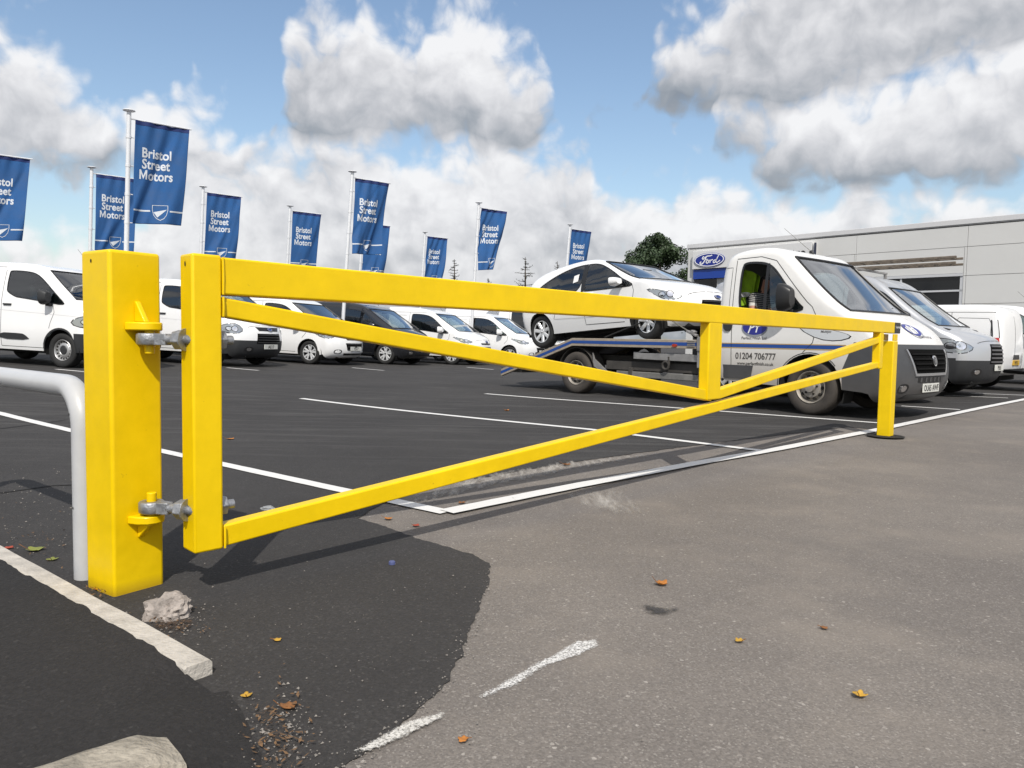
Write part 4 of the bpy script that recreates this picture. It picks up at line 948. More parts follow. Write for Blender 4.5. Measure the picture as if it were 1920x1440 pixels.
def door_lines(b, root, kind):
    for sgn in (-1, 1):
        if kind == 'custom':
            b.seam([(-.13, 1.2), (-.15, 1.05), (-.24, .85), (-.27, .74)], sgn, root); b.seam([(-1.45, 1.84), (-1.46, 1.0), (-1.46, .36)], sgn, root)
            b.seam([(-2.75, 1.84), (-2.75, .9), (-2.68, .82)], sgn, root); b.seam([(-1.46, .36), (-.42, .36)], sgn, root); b.seam([(-1.46, 1.9), (-2.75, 1.9)], sgn, root)
            b.seam([(-3.9, 1.03), (-1.5, 1.06), (.6, .98)], sgn, root, 'crease_shade_strip', .008, mat('crease_shade_grey', (.55, .55, .56), .4))  # flat grey strip paints in the shade along the body fold
            rub = flatten_poly([(-1.5, .62), (-1.5, .50), (-.72, .50), (-.86, .60), (-.95, .62)], 1); v, f = fill2d(rub, .15)
            b.decal('rub_strip', v, f, (0, sgn * 4, 0), (1, 0, 0), (0, 0, 1), (0, -sgn, 0), M_PLAST, root, .015, .02)
            rub = [(-2.7, .62), (-2.7, .5), (-1.55, .5), (-1.55, .62)]; v, f = fill2d(rub, .2)
            b.decal('rub_strip', v, f, (0, sgn * 4, 0), (1, 0, 0), (0, 0, 1), (0, -sgn, 0), M_PLAST, root, .015, .02)
            hx, hz_ = -1.3, 1.17
        elif kind == 'connect':
            b.seam([(-.05, 1.0), (-.1, .85), (-.22, .72)], sgn, root); b.seam([(-1.64, 1.68), (-1.65, 1.0), (-1.64, .34)], sgn, root)
            b.seam([(-2.55, 1.68), (-2.55, .85), (-2.45, .78)], sgn, root); b.seam([(-3.45, 1.66), (-1.0, 1.70)], sgn, root); b.seam([(-1.64, .34), (-.45, .33)], sgn, root)
            b.seam([(-1.75, 1.58), (-2.4, 1.58), (-2.46, 1.5), (-2.46, 1.0)], sgn, root); b.seam([(-2.7, 1.55), (-3.3, 1.53), (-3.36, 1.42), (-3.36, 1.0), (-2.7, 1.02), (-2.66, 1.1), (-2.66, 1.5), (-2.7, 1.55)], sgn, root)
            hx, hz_ = -1.48, 1.0
        elif kind == 'transit':
            b.seam([(-.15, 1.2), (-.3, .9), (-.38, .78)], sgn, root); b.seam([(-1.46, 2.06), (-1.47, 1.0), (-1.46, .4)], sgn, root); hx, hz_ = -1.32, 1.22
        else:
            b.seam([(-.2, .93), (-.24, .7), (-.36, .52), (-.42, .36)], sgn, root); b.seam([(-1.37, 1.36), (-1.38, .9), (-1.32, .34), (-.45, .32)], sgn, root)
            b.seam([(-2.28, 1.08), (-2.2, .85), (-2.05, .62), (-2.1, .5)], sgn, root); b.seam([(-2.1, .5), (-1.2, .46), (-.42, .48)], sgn, root, 'crease_shade_strip', .012, mat('crease_shade_grey', (.55, .55, .56), .4)); hx, hz_ = -1.22, .86  # grey strip colours in the shading of the lower door fold
        hm = MB(); p = b.side(hx, hz_, sgn); hm.box((p.x - .1, p.y - .012, p.z - .015), (p.x + .1, p.y + .03, p.z + .018)) if sgn > 0 else hm.box((p.x - .1, p.y - .03, p.z - .015), (p.x + .1, p.y + .012, p.z + .018))
        hm.build('door_handle', M_PLAST if kind in ('custom', 'transit') else b.body_obj.data.materials[0], root, bevel=.012)

def bonnet_line(b, root, z, hw, drop=.05):
    pts = [(-hw, z - drop), (-hw * .8, z - drop * .35), (-hw * .4, z), (hw * .4, z), (hw * .8, z - drop * .35), (hw, z - drop)]
    v, f = stroke2d(chaikin(pts, 2), .009); b.decal('bonnet_seam', v, f, (4, 0, 0), (0, 1, 0), (0, 0, 1), (-1, 0, 0), M_SEAM, root, .003, 0, 0)
def fog(b, root, y, z, m=M_CHROME):
    for s in (-1, 1):
        v, f = fill2d(chaikin([(s * y - .1, z - .06), (s * y + .1, z - .06), (s * y + .1, z + .06), (s * y - .1, z + .06)], 2, True), 0)
        o = b.decal('fog_lamp_recess', v, f, (4, 0, 0), (0, 1, 0), (0, 0, 1), (-1, 0, 0), M_BLACK, root, .004, .02); v, f = fill2d(ellipse2d(.05, .04, 16, s * y, z), 0)
        b.decal('fog_lamp', v, f, (4, 0, 0), (0, 1, 0), (0, 0, 1), (-1, 0, 0), m, o, .009, .012)

def emblem(b, parent, z, a=.085, c=.035, y=0):
    v, f = fill2d(ellipse2d(a, c, 24, y, z), 0); o = b.decal('badge', v, f, (4, 0, 0), (0, 1, 0), (0, 0, 1), (-1, 0, 0), mat('badge_blue', (.01, .03, .16), .3), parent, .024, .02)
    n = 24; vs = ellipse2d(a, c, n, y, z) + ellipse2d(a * .88, c * .8, n, y, z); b.decal('badge_rim', vs, [(i, (i + 1) % n, n + (i + 1) % n, n + i) for i in range(n)], (4, 0, 0), (0, 1, 0), (0, 0, 1), (-1, 0, 0), M_CHROME, o, .028, .01)

def make_custom(paint=M_WHITE, text=''):
    r = thing('parked_van'); b = Body(CUSTOM); vehicle_common(b, r, paint, M_PLAST, 'steel', M_PLAST, (-.22, 1.33), mk=dict(tall=.3, wide=.2, deep=.14))
    cabin(b, r, -.95, .95, -1.5, -.1, 1.2); door_lines(b, r, 'custom')
    lamp(b, r, chaikin([(.28, .86), (.44, .78), (.70, .80), (.76, .9), (.6, 1.0), (.4, 1.0)], 1, True), 28)
    bars(b, r, 'grille', .56, .80, 4, .42, .46, M_BLACK, M_VOID); g = b.front('upper_grille', [(-.36, .86), (.36, .86), (.44, .95), (-.44, .95)], M_BLACK, r, .005); emblem(b, g, .905)
    bonnet_line(b, r, .985, .62); fog(b, r, .62, .42); plate(b, r, 0, .49, text)
    an = MB(); an.tube([(-.6, .35, 1.95), (-.85, .35, 2.25), (-1.0, .35, 2.4)], [.008, .004, .003], 6); an.build('aerial', M_BLACK, r)
    for sgn in (-1, 1):
        arc = [(.41 * math.cos(R(a)), .335 + .41 * math.sin(R(a))) for a in range(-5, 186, 10)]; v, f = stroke2d(arc, .035)
        MB().add([b.side(x, z, sgn, .006) for x, z in v], f).build('arch_trim', M_PLAST, r, smooth=0)
    return r, b
def make_connect(paint=M_WHITE, text='', mm=None):
    r = thing('parked_van'); b = Body(CONNECT); vehicle_common(b, r, paint, M_PLAST, 'alloy', mm or paint, (-.33, 1.13), mk=dict(tall=.22, wide=.2, deep=.14))
    cabin(b, r, -1.1, .8, -1.75, -.25, 1.04, .45); door_lines(b, r, 'connect')
    lamp(b, r, chaikin([(.20, .80), (.36, .73), (.52, .74), (.74, .88), (.72, .92), (.5, .86)], 1, True), 32)
    bonnet_line(b, r, .86, .6); bars(b, r, 'grille', .42, .62, 3, .40, .34, M_BLACK, M_VOID); g = b.front('upper_grille', [(-.34, .70), (.34, .70), (.38, .75), (-.38, .75)], M_BLACK, r, .005); emblem(b, g, .80, .08, .034)
    b.front('lower_grille', [(-.42, .28), (.42, .28), (.44, .34), (-.44, .34)], M_BLACK, r, .005)
    fog(b, r, .6, .38, M_WHITE if paint is M_WHITE else M_CHROME); plate(b, r, 0, .47, text)
    # rear end
    rd = lambda nm, pl, m, par=r, off=.006: b.decal(nm, *fill2d(pl, .12), (-7, 0, 0), (0, 1, 0), (0, 0, 1), (1, 0, 0), m, par, off, .02)
    for s in (-1, 1):
        c45 = Vector((-1, s, 0)).normalized(); e1 = Vector((-c45.y, c45.x, 0))
        poly = [(-.06, .72), (.05, .72), (.07, .85), (.05, 1.12), (-.05, 1.12), (-.07, .85)]
        q = b.warp(b.x0 + .09, s * b.W, 1.0); org = Vector((q.x, q.y, 0)) + c45 * 2
        t = b.decal('tail_lamp', *fill2d(poly, .05), org, e1, (0, 0, 1), -c45, M_RED, r, .012, .03)
        b.decal('tail_lamp_band', *fill2d([(-.05, .88), (.055, .88), (.055, .98), (-.05, .98)], 0), org, e1, (0, 0, 1), -c45, M_LENS, t, .016, .01)
        b.decal('lamp_tower', *fill2d([(-.04, 1.125), (.045, 1.125), (.04, 1.48), (-.03, 1.48)], .1), org, e1, (0, 0, 1), -c45, M_WHITE, t, .012, .02)
        for a0, a1 in ((-.045, -.062), (.047, .064)): b.decal('tower_trim', *fill2d([(a0, 1.12), (a1, 1.12), (a1 * .8, 1.5), (a0 * .8, 1.5)], .1), org, e1, (0, 0, 1), -c45, M_BLACK, t, .013, .02)
    rd('rear_bumper', [(-.86, .3), (.86, .3), (.86, .46), (-.86, .46)], M_PLAST, off=.06)
    rd('door_split', [(-.006, .48), (.006, .48), (.006, 1.7), (-.006, 1.7)], M_SEAM, off=.003)
    rd('plate_recess', [(-.42, .66), (.10, .66), (.06, .76), (-.38, .76)], M_BLACK)
    plate(b, r, -.16, .59, 'WE13', False, M_PLATEY)
    an = MB(); an.tube([(-.95, .2, 1.79), (-1.08, .2, 1.95)], [.008, .004], 6); an.build('aerial', M_BLACK, r)
    return r, b
def make_transit(paint=M_SILVER, text=''):
    r = thing('parked_van'); b = Body(TRANSIT); vehicle_common(b, r, paint, M_PLAST, 'steel', M_PLAST, (-.2, 1.42), mk=dict(tall=.34, wide=.22, deep=.15))
    cabin(b, r, -.95, 1.0, -1.55, -.1, 1.25, .6); door_lines(b, r, 'transit')
    lamp(b, r, chaikin([(.28, .90), (.5, .80), (.72, .84), (.82, 1.05), (.74, 1.08), (.4, .98)], 1, True), 28)
    bars(b, r, 'grille', .62, .98, 5, .34, .40, mat('grille_bar_grey', (.10, .10, .105), .4, .4), M_VOID); bonnet_line(b, r, 1.04, .66); fog(b, r, .68, .47); plate(b, r, 0, .55, text)
    return r, b
def make_hatch(paint=M_WHITE, text='', steer=0):
    r = thing('hatchback_car'); b = Body(HATCH); vehicle_common(b, r, paint, M_PLAST, 'multi', paint, (-.47, .98), mk=dict(tall=.15, wide=.2, deep=.14), steer=steer)
    cabin(b, r, -1.25, .55, -2.0, -.5, .93, .3, -.36, bulk=False); door_lines(b, r, 'hatch')
    seat(r, -2.05, .36, .58); seat(r, -2.05, -.36, .58)
    lamp(b, r, chaikin([(.18, .65), (.3, .60), (.45, .61), (.63, .73), (.68, .80), (.5, .76), (.3, .69)], 1, True), 35)
    bars(b, r, 'grille', .38, .58, 4, .36, .44, M_BLACK, M_VOID); bonnet_line(b, r, .72, .55); emblem(b, r, .64, .075, .03); fog(b, r, .6, .34); plate(b, r, 0, .40, text)
    b.seam([(-1.9, 1.2)] * 2, -1, r) if False else None
    for sgn in (-1, 1):
        c45 = Vector((-.7, sgn, 0)).normalized(); e1 = Vector((-c45.y, c45.x, 0)); q = b.warp(b.x0 + .16, sgn * b.W, .9); org = Vector((q.x, q.y, 0)) + c45 * 2
        b.decal('tail_lamp', *fill2d([(-.08, .74), (.06, .74), (.05, 1.02), (-.03, 1.04)], .06), org, e1, (0, 0, 1), -c45, M_RED, r, .008, .03)
    return r, b

def seat_vehicle(root, near_wheel, az, W, wb, zfun=gz, extra_pitch=0., z=None):
    """stand the vehicle with its near front wheel's contact at near_wheel, nose towards azimuth az"""
    a = R(az); hx = Vector((math.sin(a), math.cos(a), 0)); lf = Vector((-math.cos(a), math.sin(a), 0))
    o = Vector((near_wheel[0], near_wheel[1], 0)) + lf * (W - .06)
    def zz(p): return zfun(p.x, p.y) + .004
    f_, r_ = o, o - hx * wb; zl = (zz(f_ + lf * .75) + zz(r_ + lf * .75)) / 2; zr = (zz(f_ - lf * .75) + zz(r_ - lf * .75)) / 2
    X = (f_ + Vector((0, 0, zz(f_))) - r_ - Vector((0, 0, zz(r_)))).normalized(); Y = (lf * 1.5 + Vector((0, 0, zl - zr))).normalized(); Z = X.cross(Y).normalized(); Y = Z.cross(X)
    oz = zz(f_) if z is None else z
    root.matrix_world = Matrix(((X.x, Y.x, Z.x, o.x), (X.y, Y.y, Z.y, o.y), (X.z, Y.z, Z.z, oz), (0, 0, 0, 1)))
    return root

# parked row on the far side of the car park
GRP = 'vans parked in the far row'
cust, _ = make_custom(text='AE17'); seat_vehicle(cust, (-8.62, 14.3), 106, CUSTOM['W'], 2.93)
tag(cust, 'white van with steel wheels and black rub strip, leftmost of the parked row', 'van', GRP)
c2 = copy_tree(cust); seat_vehicle(c2, (-7.05, 17.35), 107, CUSTOM['W'], 2.93)
tag(c2, 'white van with black front bumper and grille seen through the gate beside its hanging stile', 'van', GRP)
con, _ = make_connect(text='YS17'); seat_vehicle(con, (-5.55, 20.4), 111, CONNECT['W'], 2.85)
tag(con, 'white van with alloy wheels parked directly in front of the black van', 'van', GRP)
blk, _ = make_connect(M_DARKCAR, text='YR17'); seat_vehicle(blk, (-3.86, 22.6), 112, CONNECT['W'], 2.85)
tag(blk, 'black van in the row of parked white vans', 'van', GRP)
c3 = copy_tree(con); seat_vehicle(c3, (-2.02, 24.7), 112, CONNECT['W'], 2.85)
tag(c3, 'white van with white mirrors parked just right of the black van', 'van', GRP)
c4 = copy_tree(con); seat_vehicle(c4, (-.1, 26.9), 112, CONNECT['W'], 2.85)
tag(c4, 'second white van to the right of the black van, partly hidden by the gate brace', 'van', GRP)
trw, _ = make_transit(M_WHITE); seat_vehicle(trw, (1.2, 30.2), 112, TRANSIT['W'], 3.3)
tag(trw, 'tall white van at the far end of the row behind the loaded car', 'van', GRP)
# vans by the building on the right
sil, sb = make_transit(M_SILVER, 'PE65'); seat_vehicle(sil, (7.56, 13.87), 137, TRANSIT['W'], 3.3)
tag(sil, 'silver van with a black grille nosing out beyond the recovery truck', 'van')
dk, _ = make_hatch(M_BLUEGREY, 'PJ15'); seat_vehicle(dk, (5.72, 11.98), 137, HATCH['W'], 2.49)
tag(dk, 'dark blue-grey car mostly hidden between the recovery truck and the silver van', 'car')
wr = copy_tree(con); seat_vehicle(wr, (6.0, 17.9), 317, CONNECT['W'], 2.85)
# stand it by its near rear corner instead: tail towards the camera, nose to the building
a_ = R(-43); hx_ = Vector((math.sin(a_), math.cos(a_), 0)); lf_ = Vector((-math.cos(a_), math.sin(a_), 0))
o_ = Vector((10.25, 15.75, .004)) + hx_ * 3.5 - lf_ * .88
wr.matrix_world = Matrix(((hx_.x, lf_.x, 0, o_.x), (hx_.y, lf_.y, 0, o_.y), (0, 0, 1, .004), (0, 0, 0, 1)))
tag(wr, 'white van seen from behind with red tail lamp and yellow rear plate', 'van')
wr2 = copy_tree(cust); seat_vehicle(wr2, (13.1, 18.3), 137, CUSTOM['W'], 2.93)
tag(wr2, 'white van cut off by the picture edge, beyond the van with the yellow plate', 'van')
# ------------------------------------------------------------------ recovery truck
truck = thing('recovery_truck'); RA = -4.27
CAB = dict(W=1.02, r=.11, belt=1.35, tumble=.12, kf=.15, kyf=.025, fx=.25, kw=.07, kr=.03, sill=.36, arch=.44, wheel_r=.365, axles=(0,), tyre_w=.225,
    profile=[(-1.44, .40), (-1.46, .5), (-1.46, 1.2), (-1.45, 1.85), (-1.42, 2.08), (-1.33, 2.2), (-1.1, 2.25), (-.8, 2.265), (-.55, 2.235), (-.38, 2.15), (-.1, 1.88), (.25, 1.55), (.52, 1.335), (.64, 1.27), (.84, 1.17), (.98, 1.05), (1.03, .965), (1.08, .88), (1.12, .7), (1.13, .5), (1.1, .36), (1.02, .26), (.9, .22)],
    holes=[(1.37, 2.10, -.42, .52, 1.01)], zone=lambda x, z: (x > .44 and z < .965) if x > .62 else (x > .44 and z < .60 + (x - .44) * 2.0))
CAB['windows'] = [chaikin([(.0, 1.34), (-.2, 1.55), (-.45, 1.85), (-.6, 2.0), (-.75, 2.06), (-1.03, 2.075), (-1.11, 2.02), (-1.11, 1.5), (-1.05, 1.37), (-.9, 1.345)], 2, True)]
CAB['split'] = [[(.44, .15), (.44, .60), (.62, .965), (1.2, .965)]]
cb_ = Body(CAB); cb_.build(truck, M_TRUCKW, M_GREYPL)
cb_.cells_pane('windscreen', G_WS, truck)
ks = sorted({k for k, j in cb_.hole_cells}); js = sorted({j for k, j in cb_.hole_cells}); rw_ = cb_.rows
ring = [rw_[ks[0]][j] for j in range(js[0], js[-1] + 2)] + [rw_[k][js[-1] + 1] for k in range(ks[0] + 1, ks[-1] + 2)] + [rw_[ks[-1] + 1][j] for j in range(js[-1], js[0] - 1, -1)] + [rw_[k][js[0]] for k in range(ks[-1], ks[0] - 1, -1)]
mb = MB(); mb.tube([p + Vector((.004, 0, .004)) for p in ring], .016, 6, False); mb.build('windscreen_seal', M_BLACK, truck)
cw = CAB['windows'][0]
quarter = [p for p in cw if p[0] > -.66] ; qz = [p for p in cw if p[0] > -.66]
b_ = cb_.pane('side_window', cw, 1, G_WIN, truck); cb_.frame('window_seal', cw, 1, M_BLACK, b_, .025)
qp = cb_.pane('quarter_light', sorted(qz, key=lambda p: math.atan2(p[1] - 1.6, p[0] + .4)), -1, G_WIN, truck); cb_.frame('window_seal', cw, -1, M_BLACK, qp, .03, .006)
cb_.seam([(-.67, 1.36), (-.67, 2.03)], -1, truck, 'window_divider', .05, M_BLACK, .006)
for sgn in (-1, 1):
    wheel('wheel', 'truck', .365, .225, truck, 0, sgn * .87, M_DTYRE, -6)
    wheel('wheel', 'truck', .365, .225, truck, RA, sgn * .89, M_DTYRE)
    mo = mirror(cb_, truck, -.33, 1.53, sgn, M_BLACK, tall=.40, deep=.16, wide=.22)
    S = lambda pts, nm='panel_seam', w=.010, m=None, off=.0015: cb_.seam(pts, sgn, truck, nm, w, m, off)
    S([(-1.2, 2.1), (-1.2, 1.2), (-1.18, .45)]); S([(-1.2, 2.12), (-.8, 2.13), (-.55, 2.06), (-.2, 1.68), (.05, 1.42)]); S([(.05, 1.42), (.08, 1.2), (.03, .95), (-.1, .82)])
    S([(-1.38, 2.0), (-1.26, 2.0), (-1.26, 1.2)], w=.008)
    S([(-1.42, .925), (.5, .925)], 'gold_line', .012, mat('gold_stripe', (.42, .27, .07), .5)); S([(-1.42, .895), (.52, .895)], 'blue_stripe', .048, mat('blue_stripe', (.012, .06, .26), .4)); S([(-1.42, .862), (.46, .862)], 'gold_line', .012, mat('gold_stripe', (0, 0, 0)))
    arc = [(.455 * math.cos(R(a)), .365 + .455 * math.sin(R(a))) for a in range(40, 186, 8)]; S(arc, 'arch_seam', .012)
    v, f = fill2d([(-1.40, .43), (-.86, .43), (-.82, .62), (-1.40, .62)], .15); cb_.decal('side_panel', v, f, (0, sgn * 4, 0), (1, 0, 0), (0, 0, 1), (0, -sgn, 0), M_GREYPL, truck, .012, .02)
    v, f = fill2d(chaikin([(-1.3, 1.1), (-1.18, 1.1), (-1.16, 1.24), (-1.32, 1.24)], 1, True), 0); cb_.decal('door_handle', v, f, (0, sgn * 4, 0), (1, 0, 0), (0, 0, 1), (0, -sgn, 0), M_PLAST, truck, .02, .025)
    # lettering on the door (reads nose-ward on this side)
    def door_print(nm, vf, x, z, m, sx=1.0, par=truck, off=.0035):
        v, f = vf; d = 1 if sgn < 0 else -1
        cb_.decal(nm, [(x + d * p[0] * sx, z + p[1]) for p in v], f, (0, sgn * 4, 0), (1, 0, 0), (0, 0, 1), (0, -sgn, 0), m, par, off, 0, 0)
    INKG = mat('door_ink', (.07, .065, .06), .6)
    door_print('phone_number', text2d('01204 706777', .125, .0022), -.79, .71, INKG, .86); door_print('web_address', text2d('www.perfectfinish.co.uk', .062, .0010), -.79, .628, INKG, .92)
    door_print('firm_name', text2d('Perfect Finish Ltd', .055, .0006), -.82, .985, mat('firm_ink', (.12, .11, .12), .6))
    sp_ = fill2d(chaikin([(-.44, 1.42), (-.2, 1.42), (-.33, 1.06), (-.52, 1.02), (-.56, 1.1)], 1, True), 0) if False else None
    # oval firm badge: grey ring, blue field, two white swoops
    door_print('badge_ring', fill2d(ellipse2d(.20, .125, 26), 0), -.82, 1.14, mat('badge_grey', (.24, .25, .28), .4))
    door_print('badge_field', fill2d(ellipse2d(.185, .105, 26, .005, .012), 0), -.82, 1.14, mat('badge_indigo', (.02, .025, .22), .35), off=.005)
    WHT = mat('print_white', (.75, .75, .75), .5)
    for st in ([(-.09, -.07), (-.06, .0), (-.05, .06), (-.02, .085), (.01, .06), (-.0, .02), (-.05, .005)], [(.03, -.06), (.045, .0), (.06, .05), (.1, .08)], [(.02, .02), (.06, .03), (.1, .035)]):
        door_print('badge_stroke', stroke2d(chaikin(st, 1), .02), -.82, 1.14, WHT, off=.0065)
    door_print('engine_badge', text2d('180', .05, .001, .3), .20, 1.125, INKG); door_print('engine_badge', text2d('Multijet', .045, .0012, .3), .20, 1.08, INKG)
# bonnet badge, grille, lamps, plate
def top_print(nm, vf, x, y, m, off=.004, par=truck):
    v, f = vf; d = Vector((-.55, 0, -.83)).normalized(); e2 = Vector((-.83, 0, .55)).normalized()
    cb_.decal(nm, v, f, Vector((x, y, 1.1)) - d * 2, (0, 1, 0), e2, d, m, par, off, 0, 0)
top_print('badge_ring', fill2d(ellipse2d(.22, .15, 26), 0), .86, -.06, MATS['badge_grey']); top_print('badge_field', fill2d(ellipse2d(.2, .125, 26, -.005, .014), 0), .86, -.06, MATS['badge_indigo'], .006)
for st in ([(-.1, -.07), (-.07, .0), (-.055, .07), (-.02, .1), (.01, .07), (-.0, .03), (-.05, .01)], [(.03, -.07), (.05, .0), (.065, .06), (.1, .09)], [(.02, .03), (.06, .04), (.1, .045)]):
    top_print('badge_stroke', stroke2d(chaikin(st, 1), .024), .86, -.06, WHT, .008)
top_print('firm_name', text2d('Perfect Finish Ltd', .06, .0008), 1.03, .12, MATS['firm_ink'], .004)
lamp(cb_, truck, chaikin([(.44, 1.03), (.56, .98), (.72, 1.0), (.88, 1.12), (.86, 1.17), (.7, 1.14), (.5, 1.08)], 1, True), 40, mat('bright_lamp', (.62, .64, .66), .15, .5, coat=1.0), False)
gr = cb_.front('grille', [(-.46, .59), (.46, .59), (.60, .89), (-.60, .89)], mat('grille_void', (.003, .003, .003), .9), truck, .006, .08)
for k in range(4):
    z = .645 + k * .062; hw = .47 + (z - .6) * .45 - .03; cb_.front('grille_bar', [(-hw, z - .008), (hw, z - .008), (hw, z + .008), (-hw, z + .008)], mat('matt_black', (.006, .006, .006), .8, spec=.15), gr, .026, .1, skirt=.02)
for sgn in (-1, 1): cb_.front('grille_surround', [(.46, .575), (.505, .575), (.645, .89), (.605, .89)] if sgn > 0 else [(-.50, .575), (-.465, .575), (-.60, .89), (-.63, .89)], M_CHROME if sgn > 0 else mat('dull_chrome', (.35, .35, .36), .35, .6), gr, .018, .1)
cb_.front('grille_surround', [(-.49, .555), (.49, .555), (.49, .588), (-.49, .588)], MATS['dull_chrome'], gr, .018, .1)
v, f = fill2d(ellipse2d(.058, .068, 22, 0, .745), 0); em = cb_.decal('maker_badge', v, f, (4, 0, 0), (0, 1, 0), (0, 0, 1), (-1, 0, 0), M_CHROME, gr, .045, .04)
v, f = fill2d(ellipse2d(.042, .05, 22, 0, .745), 0); cb_.decal('badge_face', v, f, (4, 0, 0), (0, 1, 0), (0, 0, 1), (-1, 0, 0), mat('badge_slate', (.1, .1, .11), .3, .4), em, .049, .004)
for y in (-.021, -.007, .007, .021): cb_.front('badge_stroke', [(y - .003, .72), (y + .003, .72), (y + .003, .77), (y - .003, .77)], M_CHROME, em, .054, 0, skirt=.003)
sl = cb_.front('lower_slot', [(-.40, .475), (.40, .475), (.40, .535), (-.40, .535)], M_BLACK, truck, .005, .1)
for k in range(6): y = -.33 + k * .132; cb_.front('slot_fin', [(y - .018, .478), (y + .018, .478), (y + .018, .532), (y - .018, .532)], M_GREYPL, sl, .012, 0, skirt=.012)
cb_.front('lower_slot', [(-.62, .265), (.62, .265), (.55, .315), (-.55, .315)], M_BLACK, truck, .006, .1)
fog(cb_, truck, .68, .40); plate(cb_, truck, 0, .40, 'OU65 AWF')
cabin(cb_, truck, -1.0, 1.02, -1.38, -.02, 1.3, .7)
for y0, y1 in ((-.55, .1), (.05, .62)):
    mb = MB(); q0 = cb_.bvh.ray_cast(Vector((.55, y0, 3)), Vector((0, 0, -1)))[0] or Vector((.5, y0, 1.3))
    mb.tube([Vector((.50, y0, 1.315)), Vector((.40, (y0 + y1) / 2, 1.40)), Vector((.34, y1, 1.45))], .012, 6); mb.build('wiper', M_BLACK, truck)
mb = MB(); mb.tube([(-.55, .0, 2.22), (-.58, .0, 2.27)], .03, 10); mb.tube([(-.57, 0, 2.26), (-.95, -.1, 2.62)], [.006, .003], 6); mb.build('aerial', M_BLACK, truck)
# flatbed
M_RAIL = mat('bed_rail_beige', (.33, .28, .22), .6, var=.2, vscale=8); M_BLUES = MATS['blue_stripe']; M_ALU = mat('worn_aluminium', (.36, .35, .34), .5, .6, var=.25, vscale=9); M_CHAS = mat('dusty_chassis', (.055, .05, .045), .85, var=.4, vscale=6)
XF, XK, XT = -1.72, -4.34, -6.25; ZB = lambda x: .965 if x > XK else .965 + (x - XK) * .325
YS = 1.03
def bedrail(mb, y0, y1, dz0, dz1, xs=(XF, XK, XT)):
    P = [[Vector((x, y, ZB(x) - .01 * (XF - x) * .5 * (x > XK) + dz)) for x in xs] for y, dz in ((y0, dz0), (y0, dz1), (y1, dz1), (y1, dz0), (y0, dz0))]
    mb.grid(P); mb.add([p[0] for p in P[:4]], [(0, 1, 2, 3)]); mb.add([p[-1] for p in P[:4]], [(0, 1, 2, 3)])
for sgn in (-1, 1):
    mb = MB(); bedrail(mb, sgn * YS, sgn * (YS - .06), -.135, 0); rl = mb.build('bed_rail', M_RAIL, truck, smooth=20, bevel=.006)
    mb = MB(); bedrail(mb, sgn * (YS + .003), sgn * (YS - .01), -.09, -.04); mb.build('blue_stripe', M_BLUES, rl, smooth=0)
    mb = MB(); v, f = fill2d(ellipse2d(.045, .024, 16), 0); mb.prism(ellipse2d(.045, .024, 14, -2.15, .875), sgn * (YS + .003), sgn * (YS + .022), lambda a, b, d: Vector((a, d, b))); mb.build('marker_lamp', mat('marker_red', (.35, .03, .008), .3), rl)
mb = MB(); bedrail(mb, -YS + .06, YS - .06, -.05, -.015); mb.build('bed_deck', M_ALU, truck, smooth=0)
for sgn in (-1, 1):                             # front corner bracket with its slotted plate
    mb = MB(); mb.box((XF - .02, sgn * YS - .03, .80), (XF + .06, sgn * YS + .03, 1.0)); br = mb.build('corner_bracket', M_ALU, truck, bevel=.008)
    for k in range(4):
        mb = MB(); y = sgn * (YS + .008); z = .865 + k * .026; mb.box((XF - .2, min(y, y + sgn * .008), z), (XF - .06, max(y, y + sgn * .008), z + .013)); mb.build('slot_bar', M_ALU, br, bevel=.002)
    mb = MB(); mb.box((XF - .02, sgn * (YS - .02) - .03, .55), (XF + .05, sgn * (YS - .02) + .03, .80)); mb.build('bed_post', M_ALU, truck, bevel=.006)
    mb = MB(); mb.prism([(-3.0, .76), (-2.8, .745), (-1.95, .75), (-1.58, .72), (-1.58, .63), (-3.0, .645)], sgn * (YS - .05), sgn * (YS - .10), lambda a, b, d: Vector((a, d, b))); mb.build('loading_ramp', M_ALU, truck, bevel=.006)
    mb = MB(); mb.box((-3.65, min(sgn * .6, sgn * .9), .45), (-1.5, max(sgn * .6, sgn * .9), .60)); mb.build('tool_locker', M_CHAS, truck, bevel=.01)
    mb = MB(); mb.box((-3.4, min(sgn * .9, sgn * .93), .34), (-1.5, max(sgn * .9, sgn * .93), .44)); mb.build('side_guard', mat('guard_grey', (.17, .165, .155), .6, var=.3, vscale=7), truck, bevel=.012)
    for gx in (-3.1, -1.75): mb = MB(); mb.box((gx - .04, min(sgn * .84, sgn * .935), .30), (gx + .04, max(sgn * .84, sgn * .935), .5)); mb.build('guard_bracket', M_CHAS, truck, bevel=.006)
    arc = [(RA + .43 * math.cos(R(a)), .365 + .43 * math.sin(R(a))) for a in range(8, 176, 8)]
    mb = MB(); mb.grid([[Vector((x, sgn * .98, z)) for x, z in arc], [Vector((x, sgn * .99, z + .012)) for x, z in arc], [Vector((x, sgn * .70, z + .012)) for x, z in arc]]); mb.build('mudguard', M_CHAS, truck, smooth=40)
    mb = MB(); mb.prism([(-3.90, .72), (-3.86, .62), (-3.56, .42), (-3.71, .42), (-3.88, .5)], sgn * .95, sgn * .975, lambda a, b, d: Vector((a, d, b))); mb.build('mudguard_stay', M_ALU, truck)
    mb = MB(); mb.box((-6.3, min(sgn * .55, sgn * .98), .30), (-5.7, max(sgn * .55, sgn * .98), .38), Matrix.Identity(4)); mb.build('tail_box', M_CHAS, truck, bevel=.01)
